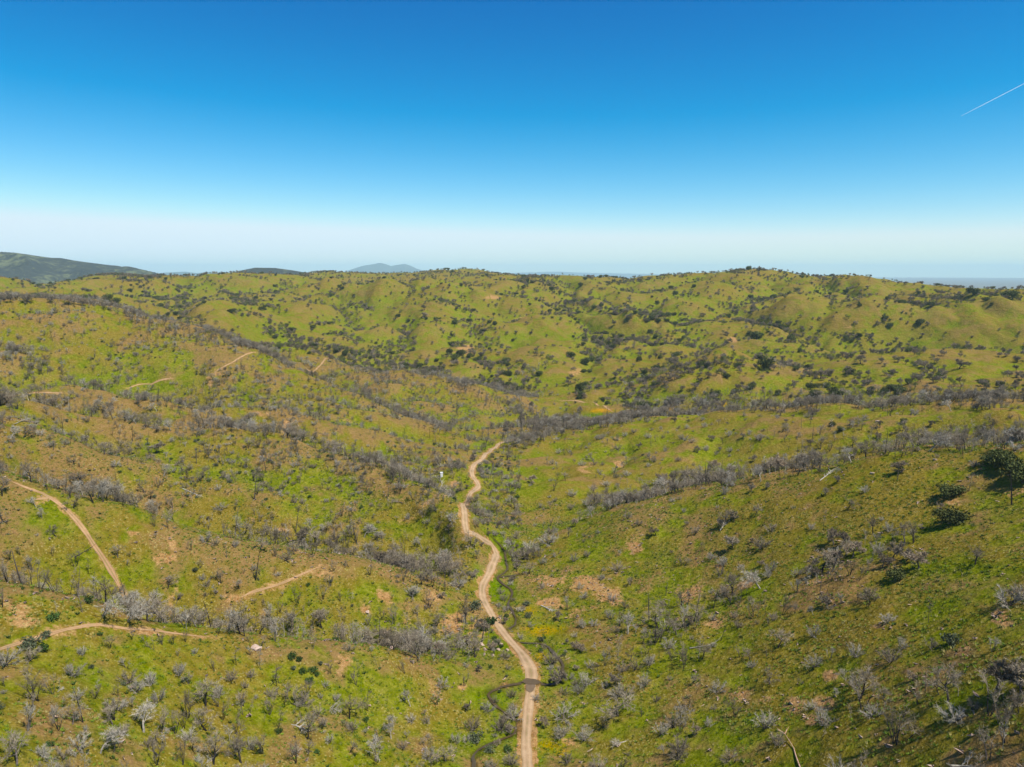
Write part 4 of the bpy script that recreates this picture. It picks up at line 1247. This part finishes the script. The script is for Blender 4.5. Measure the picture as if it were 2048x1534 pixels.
# ------------------------------------------------------------------ landmarks for saying which one
LM = [("the muddy ford", 1062, 1364), ("the stream bend below the ford", 980, 1392), ("the road at the bottom edge", 1055, 1500), ("the road bulge above the ford", 1060, 1340), ("the creek loop right of the road", 1090, 1290),
      ("the orange flower patch", 1085, 1260), ("the boulder outcrop beside the road", 985, 1300), ("the pale boulder on the left spur", 772, 1270), ("the S-bend of the road", 966, 1180), ("the big silver creek thicket", 1050, 1118),
      ("the road bend under the dark scrub", 930, 1030), ("the white hut", 883, 949), ("the orange cut bank", 905, 968), ("the road bend below the far trees", 945, 935), ("where the road leaves the valley", 1010, 885),
      ("the sunny meadow", 1190, 828), ("the top of the left ridge track", 100, 993), ("the foot of the left ridge track", 240, 1180), ("the middle left ridge track", 185, 1085), ("the lower left crest track", 180, 1252),
      ("the track at the lower left edge", 20, 1290), ("the round bare left-spur patch", 330, 1118), ("the faint track on the left spur", 600, 1150), ("the bleached log on the left slope", 380, 985), ("the tallest snag on the left", 591, 1064),
      ("the lone upper-left snag", 393, 927), ("the short curved track at upper left", 80, 773), ("the orange track on the ridge", 650, 730), ("the pale track on the left hilltop", 460, 727), ("the big bottom spreading oak", 615, 1478),
      ("the lower-left green bush patch", 610, 1340), ("the bottom left corner", 20, 1500), ("the bare slope left of the ford", 800, 1400), ("the two round evergreens", 1900, 1020), ("the evergreen clump at the right edge", 2020, 945),
      ("the bleached right-crest log", 1652, 955), ("the big right-hill grove", 1790, 1120), ("the small right-hill grove", 1680, 1100), ("the tall oak beyond the crest", 1640, 899), ("the dark pole in the right gully", 1640, 1182),
      ("the bare right-slope scar", 1590, 1410), ("the orange scar at the right edge", 2005, 1235), ("the peeling trunk at the bottom", 1600, 1500), ("the bottom right corner", 2020, 1500), ("the orange bank above the creek", 1160, 1165),
      ("the tawny right-slope strip", 1270, 1095), ("the forked dead tree", 1440, 1059), ("the lone valley-mouth snag", 1302, 893), ("the right valley floor", 1750, 800), ("the right-valley flower patch", 1444, 808),
      ("the smooth green knoll", 1450, 720), ("the dark wooded right basin", 1780, 680), ("the highest hilltop", 1500, 545), ("the pale scar on the far hill", 1466, 679), ("the rusty knoll above the valley", 925, 705),
      ("the bare scar under the skyline", 985, 592), ("the left grassy summit", 210, 560), ("the dark left-ridge clump", 215, 605), ("the central far slope", 1100, 620), ("the far left slope", 400, 600),
      ("the central skyline", 1100, 556), ("the right skyline", 1950, 580), ("the far centre hollow", 1000, 660), ("the upper left hillside", 200, 690), ("the middle left hillside", 550, 790), ("the long left slope", 300, 890), ("the broad left slope", 550, 960),
      ("the spur left of the hut", 750, 950), ("the lower spur by the road", 800, 1100), ("the right gully mouth", 1280, 1280), ("the open grass of the right hill", 1600, 1050), ("the low right slope", 1450, 1320), ("the slope right of the ford", 1250, 1420)]
LMP = np.array([(a, b) for _, a, b in LM], float)
ORD = ["nearest", "second nearest", "third nearest", "fourth nearest", "fifth nearest", "sixth nearest", "seventh nearest", "eighth nearest", "ninth nearest", "tenth nearest"]


def ordn(k):
    if k < 10: return ORD[k]
    n = k + 1
    teens = "tenth eleventh twelfth thirteenth fourteenth fifteenth sixteenth seventeenth eighteenth nineteenth".split()
    if n < 20: return teens[n - 10] + " nearest"
    if n % 10 == 0: return {20: "twentieth", 30: "thirtieth", 40: "fortieth", 50: "fiftieth"}.get(n, "outlying") + " nearest"
    return {2: "twenty", 3: "thirty", 4: "forty"}.get(n // 10, "outlying") + "-" + "first second third fourth fifth sixth seventh eighth ninth".split()[n % 10 - 1] + " nearest"




def gn_mass(name, kd, pts):
    """one object that sets the remaining plants of a kind with geometry nodes"""
    n = len(pts)
    me = bpy.data.meshes.new(name); me.vertices.add(n)
    A = np.array([(p[0], p[1]) for p in pts]); zz = sample(Z, A[:, 0], A[:, 1])
    me.vertices.foreach_set("co", np.column_stack([A, zz]).astype(np.float32).ravel())
    for nm, ty, dat in (("rz", 'FLOAT', [p[3] for p in pts]), ("sc", 'FLOAT', [p[2] for p in pts]), ("rx", 'FLOAT', [.16 * math.sin(p[3] * 7.3) for p in pts]), ("ry", 'FLOAT', [.16 * math.sin(p[3] * 11.9) for p in pts])):
        a = me.attributes.new(nm, ty, 'POINT'); a.data.foreach_set("value", np.array(dat, np.float32))
    a = me.attributes.new("vi", 'INT', 'POINT'); a.data.foreach_set("value", np.array([p[4] for p in pts], np.int32))
    o = link(name, me, kind="stuff")
    col_ = bpy.data.collections.new(name + "_sources")
    for i, pr in enumerate(PR[kd]):
        q = bpy.data.objects.new("%s_source_%02d" % (kd, i), pr[2]); col_.objects.link(q)
    ng = bpy.data.node_groups.new(name + "_nodes", 'GeometryNodeTree')
    ng.interface.new_socket("Geometry", in_out='INPUT', socket_type='NodeSocketGeometry')
    ng.interface.new_socket("Geometry", in_out='OUTPUT', socket_type='NodeSocketGeometry')
    gi = ng.nodes.new("NodeGroupInput"); go = ng.nodes.new("NodeGroupOutput")
    ip = ng.nodes.new("GeometryNodeInstanceOnPoints"); ci = ng.nodes.new("GeometryNodeCollectionInfo")
    ci.inputs["Collection"].default_value = col_; ci.inputs["Separate Children"].default_value = True; ci.inputs["Reset Children"].default_value = True
    ip.inputs["Pick Instance"].default_value = True

    def attr(nm, ty):
        q = ng.nodes.new("GeometryNodeInputNamedAttribute"); q.data_type = ty; q.inputs["Name"].default_value = nm; return q.outputs["Attribute"]
    cxyz = ng.nodes.new("ShaderNodeCombineXYZ"); ng.links.new(attr("rz", 'FLOAT'), cxyz.inputs[2]); ng.links.new(attr("rx", 'FLOAT'), cxyz.inputs[0]); ng.links.new(attr("ry", 'FLOAT'), cxyz.inputs[1])
    ng.links.new(gi.outputs[0], ip.inputs["Points"]); ng.links.new(ci.outputs[0], ip.inputs["Instance"])
    ng.links.new(attr("vi", 'INT'), ip.inputs["Instance Index"])
    ng.links.new(cxyz.outputs[0], ip.inputs["Rotation"]); ng.links.new(attr("sc", 'FLOAT'), ip.inputs["Scale"])
    ng.links.new(ip.outputs[0], go.inputs[0])
    md = o.modifiers.new("scatter", 'NODES'); md.node_group = ng
    return o


occ_rows = None
for kd, pl in plants.items():
    nm, cat, look = NAMES[kd]
    arr = np.array([(p[0], p[1], p[2] * PR[kd][p[4]][3], p[5]) for p in pl])
    d_ = np.hypot(arr[:, 0], arr[:, 1])
    gz = sample(Z, arr[:, 0], arr[:, 1])
    gpx, gpy = to_px(arr[:, 0], arr[:, 1], gz)
    gi_, gj_ = to_grid(arr[:, 0], arr[:, 1])
    rmx = RUNMAX[np.clip(gi_.astype(int), 0, NA - 1), np.clip(gj_.astype(int) - 3, 0, NR - 1)]
    seen = ((gz + arr[:, 2] * .45 - CAM_Z) / d_ > rmx) & (gpx > 8) & (gpx < 2040) & (gpy < 1540)
    size = arr[:, 2] / d_ + arr[:, 3] * 10
    size[~seen] = -1
    order = np.argsort(-size)
    lim = 290
    solo = [i for i in order[:lim] if seen[i]]
    rest = [i for i in range(len(pl)) if i not in set(solo)]
    # name each by landmark, side, size and rank
    keys = {}
    hmed = np.median(arr[solo, 2])
    for i in solo:
        dd = np.hypot(LMP[:, 0] - gpx[i], (LMP[:, 1] - gpy[i]) * 1.5)
        l = int(np.argmin(dd)); ddx = gpx[i] - LMP[l, 0]; ddy = (gpy[i] - LMP[l, 1]) * 1.5
        side = ("right of" if ddx > 0 else "left of") if abs(ddx) > abs(ddy) else ("below" if ddy > 0 else "above")
        hh = arr[i, 2] / hmed
        szw = "small" if hh < .8 else "large" if hh > 1.25 else "middling"
        keys.setdefault((l, side, szw), []).append((dd[l], i))
    lab = {}
    for (l, side, szw), lst in keys.items():
        lst.sort()
        for k, (_, i) in enumerate(lst):
            look2 = look
            pre = "" if len(lst) == 1 else ordn(k) + " "
            lab[i] = "%s%s %s %s %s" % (pre, szw, look2, side, LM[l][0])
    for i in solo:
        x, y, sc_, rz, v, hand = pl[i]
        a, b_, j, ht = PR[kd][v]
        z = float(gz[i])
        props = dict(label=lab[i], category=cat, group=nm.replace("_", " ") + "s on the burnt hills")
        pxsize = arr[i, 2] / d_[i] * F
        if pxsize > 22 and kd not in ("bush",):
            o = link(nm, None, **props)
            link("trunk", a, o); link("crown", b_, o)
        else:
            o = link(nm, j, **props)
        o.location = (x, y, z); o.rotation_euler = (.14 * math.sin(rz * 7.3), .14 * math.sin(rz * 11.9), rz); wdt = sc_ * (1 + .22 * math.sin(rz * 5.1)); o.scale = (wdt, wdt * (1 + .12 * math.sin(rz * 9)), sc_)
    if rest:
        gn_mass(MASSNAME[kd], kd, [pl[i] for i in rest])
    print("plants", kd, len(pl), "solo", len(solo))


# ------------------------------------------------------------------ grass tufts and low weeds over the near ground
def tuft_mesh(name, m, rng, n, h, w_):
    mb = MB()
    for _ in range(n):
        a = rng.uniform(0, 6.28); q = rng.uniform(0, .25)
        p = np.array((math.sin(a) * q, math.cos(a) * q, 0))
        mb.tri(p, p + np.array((math.sin(a) * h * .6, math.cos(a) * h * .6, h * rng.uniform(.6, 1.1))), w_, rng)
    return mb.mesh(name, m)


rt = np.random.RandomState(5)
PR["tuft"] = [(None, None, tuft_mesh("tuft", M["tuftg"], rt, 12, .42, .16), .4), (None, None, tuft_mesh("tuft", M["tufty"], rt, 12, .45, .09), .4),
              (None, None, tuft_mesh("tuft", M["tuftg"], rt, 10, .35, .2), .4), (None, None, tuft_mesh("tuft", M["leafbush"], rt, 14, .5, .2), .4)]
nt_ = 120000
r_ = np.sqrt(115.0 ** 2 + rt.rand(nt_) * (420.0 ** 2 - 115.0 ** 2)); a_ = np.radians(rt.uniform(-42, 42, nt_))
tx = r_ * np.sin(a_); ty = r_ * np.cos(a_)
nz = fbm(tx, ty, 18, 3, 401); keep = (sample(Droad, tx, ty) > 2.6) & (sample(Dstream, tx, ty) > 1.2) & (sample(Dtrack, tx, ty) > 1.4) & (rt.rand(nt_) < np.clip(.55 + 1.3 * nz, .08, 1))
tz = sample(Z, tx, ty)
ii, jj = to_grid(tx, ty)
keep &= (tz + 1 - CAM_Z) / r_ > RUNMAX[np.clip(ii.astype(int), 0, NA - 1), np.clip(jj.astype(int) - 2, 0, NR - 1)]
kx = np.flatnonzero(keep)
tv_ = rt.choice(4, len(kx), p=[.48, .24, .25, .03])
gn_mass("grass", "tuft", [(tx[i], ty[i], rt.uniform(.5, 1.5), rt.uniform(0, 6.28), int(v), 0) for i, v in zip(kx, tv_)])


PR["stone"] = []
for k in range(3):
    mb = MB(); q = rt.normal(size=(8, 3)) * (.35, .3, .16); q[:, 2] = np.abs(q[:, 2])
    mb.V = list(q)
    for tr in ((0, 1, 2), (0, 2, 3), (1, 4, 2), (3, 2, 5), (2, 4, 6), (5, 2, 6), (0, 1, 7), (7, 1, 4), (7, 3, 5), (0, 3, 7), (4, 6, 7), (5, 6, 7)): mb.F.append(tr)
    PR["stone"].append((None, None, mb.mesh("stone", M["rock"]), .3))
ns = 9000
r_ = np.sqrt(120.0 ** 2 + rt.rand(ns * 4) * (430.0 ** 2 - 120.0 ** 2)); a_ = np.radians(rt.uniform(-42, 42, ns * 4))
tx = r_ * np.sin(a_); ty = r_ * np.cos(a_)
sp_ = sample(soil, tx, ty) * 1.2 + sample(brown, tx, ty) * .4
kx = np.flatnonzero((rt.rand(len(tx)) < .05 + sp_ * .5) & (sample(Droad, tx, ty) > 1.9))[:ns]
gn_mass("stones", "stone", [(tx[i], ty[i], .3 + 1.3 * rt.rand() ** 3, rt.uniform(0, 6.28), int(rt.randint(3)), 0) for i in kx])


# ------------------------------------------------------------------ rocks, logs, hut
def rock_mesh(seed, sx, sy, sz, m):
    rng = np.random.RandomState(seed)
    import bmesh
    bm = bmesh.new(); bmesh.ops.create_icosphere(bm, subdivisions=2, radius=1)
    me = bpy.data.meshes.new("rock")
    off = rng.rand(3) * 10
    for v in bm.verts:
        c = v.co
        f = 1 + .28 * math.sin(c.x * 3 + off[0]) * math.cos(c.y * 3.3 + off[1]) + .16 * math.sin(c.z * 5 + off[2]) + rng.uniform(-.07, .07)
        v.co = Vector((c.x * sx * f, c.y * sy * f, c.z * sz * f))
    bm.to_mesh(me); bm.free(); me.materials.append(m)
    return me


ROCKS = [(772, 1268, 1.3, "pale boulder above the left spur crest, the higher of two"), (785, 1298, 1.2, "pale boulder below the left spur crest, the lower of two"), (498, 0, 0, ""), ]
rock_me = [rock_mesh(k, 1, .8, .6, M["rock"]) for k in range(4)] + [rock_mesh(9, 1, .7, .7, M["rock"])]
rk = [(772, 1268, 1.2, 4, "pale boulder on the left spur, the higher of a pair"), (783, 1298, 1.0, 4, "pale boulder just under the left spur crest, the lower of a pair"),
      (735, 1225, .8, 0, "small pinkish rock on the slope above the pale boulders"), (1745, 947, .8, 0, "flat pale rock on the right hill below the crest gully"), (1870, 920, .8, 0, "pale rock beside scrub near the evergreen clump"),
      (1147, 1042, .8, 4, "cream rock on the slope right of the valley, left one of two"), (1162, 1038, .8, 4, "cream rock on the slope right of the valley, right one of two"),
      (512, 1298, 1.3, 0, "pink rock heap beside grey shrubs under the lower left crest"), (1755, 843, 1.2, 0, "flat whitish rock between shrubs on the far right shelf")]
for px, py, s, k, lb in rk:
    x, y = hit(px, py)
    o = link("boulder", rock_me[k], label=lb, category="boulder", group="boulders on the slopes")
    o.location = (x, y, float(ground(x, y)) + .15 * s); o.scale = (s, s, s); o.rotation_euler = (.1, .1, px * .7)
rg = np.random.RandomState(12)
words = ["upper left", "upper middle", "upper right", "right end", "lower right", "lower middle", "lower left", "left end", "central", "right central", "left central", "far upper left"]
offs = [(-20, -9), (0, -11), (18, -9), (30, 2), (18, 12), (0, 13), (-18, 11), (-32, 1), (0, 0), (12, 1), (-13, 1), (-34, -10)]
for k in range(12):
    px = 985 + offs[k][0] + rg.uniform(-2, 2); py = 1299 + offs[k][1]
    x, y = hit(px, py); s = rg.uniform(.45, 1.0)
    o = link("boulder", rock_me[k % 4], label=words[k] + " pinkish boulder of the outcrop on the bank left of the road", category="boulder", group="boulders of the roadside outcrop")
    o.location = (x, y, float(ground(x, y)) + .2 * s); o.scale = (s, s * .9, s); o.rotation_euler = (rg.rand(), rg.rand(), rg.rand() * 6)


def log_mesh(seed, L, m, forks=3):
    rng = np.random.RandomState(seed); tk, br = MB(), MB()
    p = np.array((0, 0, .25)); d = unit((1, 0, .02))
    for k in range(5):
        q = p + d * L / 5
        tk.tube(p, q, .19 * (1 - k / 7), .19 * (1 - (k + 1) / 7), 6)
        if k >= 5 - forks:
            for s in (-1, 1):
                dd = unit(d + np.array((0, s * rng.uniform(.4, .9), rng.uniform(.05, .4))))
                l = rng.uniform(1.2, 2.6)
                br.tube(q, q + dd * l, .12, .05, 4); br.tube(q + dd * l, q + dd * l + unit(dd + rng.normal(size=3) * .4) * l * .7, .05, .02, 3)
                twigs(br, q + dd * l * .6, dd, 3, 1.2, .05, rng)
        d = unit(d + np.array((0, rng.normal() * .12, 0))); p = q
    return tk.mesh("log", m), br.mesh("log_limbs", m)


LOGS = [(365, 978, 400, 993, "white", 3, "long bleached fallen log on the left slope below a dark burnt tree"), (1082, 1212, 1105, 1222, "white", 4, "fallen bleached tree with splayed limbs on the orange bank above the creek"),
        (1640, 962, 1664, 944, "white", 4, "bleached forked log lying on the right hill near its crest"), (1603, 1545, 1575, 1472, "barkpale", 1, "long fallen trunk with peeling orange bark at the bottom right"),
        (880, 978, 888, 962, "white", 3, "white leaning dead trunk below the hut"), (1440, 1062, 1452, 1046, "white", 3, "white forked dead limb at the foot of the grove right of the valley"),
        (770, 900, 830, 906, "bark", 3, "dark fallen trunk in the hollow left of the road"), (150, 1115, 175, 1102, "char", 2, "blackened log on the brown slope left of the ridge track"),
        (735, 1493, 765, 1480, "bark", 4, "grey fallen oak among bare trees at the bottom, left of the stream"), (1380, 1298, 1430, 1290, "greywood", 2, "weathered log in the gully at the foot of the right hill")]
for k, (xa, ya, xb, yb, mt, fk, lb) in enumerate(LOGS):
    pa = np.array(hit(xa, ya)); pb = np.array(hit(xb, yb)); L = float(np.hypot(*(pb - pa)))
    L = min(max(L, 3.0), 16.0)
    dirn = (pb - pa) / (np.hypot(*(pb - pa)) + 1e-6); pb = pa + dirn * L
    za, zb_ = float(ground(*pa)), float(ground(*pb))
    t_, b_ = log_mesh(500 + k, L, M[mt], fk)
    o = link("fallen_log", None, label=lb, category="log", group="fallen logs")
    link("trunk", t_, o); link("limbs", b_, o)
    o.location = (pa[0], pa[1], za); o.rotation_euler = (0, -math.atan2(zb_ - za, L), math.atan2(dirn[1], dirn[0]))

# small white hut on the left bank
import bmesh


def box(x0, x1, y0, y1, z0, z1, bev=0):
    bm = bmesh.new(); bmesh.ops.create_cube(bm, size=1)
    for v in bm.verts: v.co = Vector((x0 + (v.co.x + .5) * (x1 - x0), y0 + (v.co.y + .5) * (y1 - y0), z0 + (v.co.z + .5) * (z1 - z0)))
    if bev: bmesh.ops.bevel(bm, geom=bm.edges[:], offset=bev, segments=1, affect='EDGES')
    return bm


def bmo(name, bm, m, parent):
    me = bpy.data.meshes.new(name); bm.to_mesh(me); bm.free(); me.materials.append(m)
    return link(name, me, parent)


m_wh = simple("white_paint", (.66, .65, .61), (.78, .77, .74), 2, .5, .02)
m_gr = simple("grey_paint", (.30, .30, .30), (.38, .38, .38), 2, .6, .02)
hx_, hy_ = hit(883, 953)
hut = link("hut", None, label="small white upright hut standing alone on the bank left of the road", category="hut")
hut.location = (hx_, hy_, float(ground(hx_, hy_))); hut.rotation_euler = (0, 0, .25); hut.scale = (1.05,) * 3
bmo("wall", box(-.8, .8, -.7, .7, -.3, 2.6, .02), m_wh, hut)
bmo("roof", box(-.9, .9, -.8, .8, 2.6, 2.74, .03), m_wh, hut)
dn = bmo("door", box(-.82, -.80, -.45, .45, .05, 2.2), m_gr, hut)
bmo("handle", box(-.88, -.82, .28, .36, 1.0, 1.12), m_wh, dn)

# fence posts and wire crossing the slope right of the ford are too faint to tell; only posts are built
for k in range(7):
    px = 1290 + k * 28; x, y = hit(px, 1312 - k * 1.5)
    mb = MB(); 
    if k == 0:
        mb.tube((0, 0, -.3), (0, 0, 1.5), .07, .06, 5); post_me = mb.mesh("fence_post", M["bark"])
    o = link("fence_post", post_me, label=["leftmost", "second", "third", "fourth", "fifth", "sixth", "rightmost"][k] + " weathered fence post in the row right of the creek", category="fence post", group="fence posts right of the creek")
    o.location = (x, y, float(ground(x, y)))

# ------------------------------------------------------------------ the air
m_haze = bpy.data.materials.new("haze"); m_haze.use_nodes = True
nt = m_haze.node_tree; nt.nodes.clear()
out = nt.nodes.new("ShaderNodeOutputMaterial"); pv = nt.nodes.new("ShaderNodeVolumePrincipled")
pv.inputs["Color"].default_value = (.62, .90, 1.0, 1)
pv.inputs["Density"].default_value = HAZE_DENSITY
pv.inputs["Anisotropy"].default_value = 0.0
nt.links.new(pv.outputs[0], out.inputs["Volume"])
S = 41500
bm = box(-S, S, -S, S, -140, 520)
me = bpy.data.meshes.new("haze"); bm.to_mesh(me); bm.free(); me.materials.append(m_haze)
link("haze", me, kind="stuff")
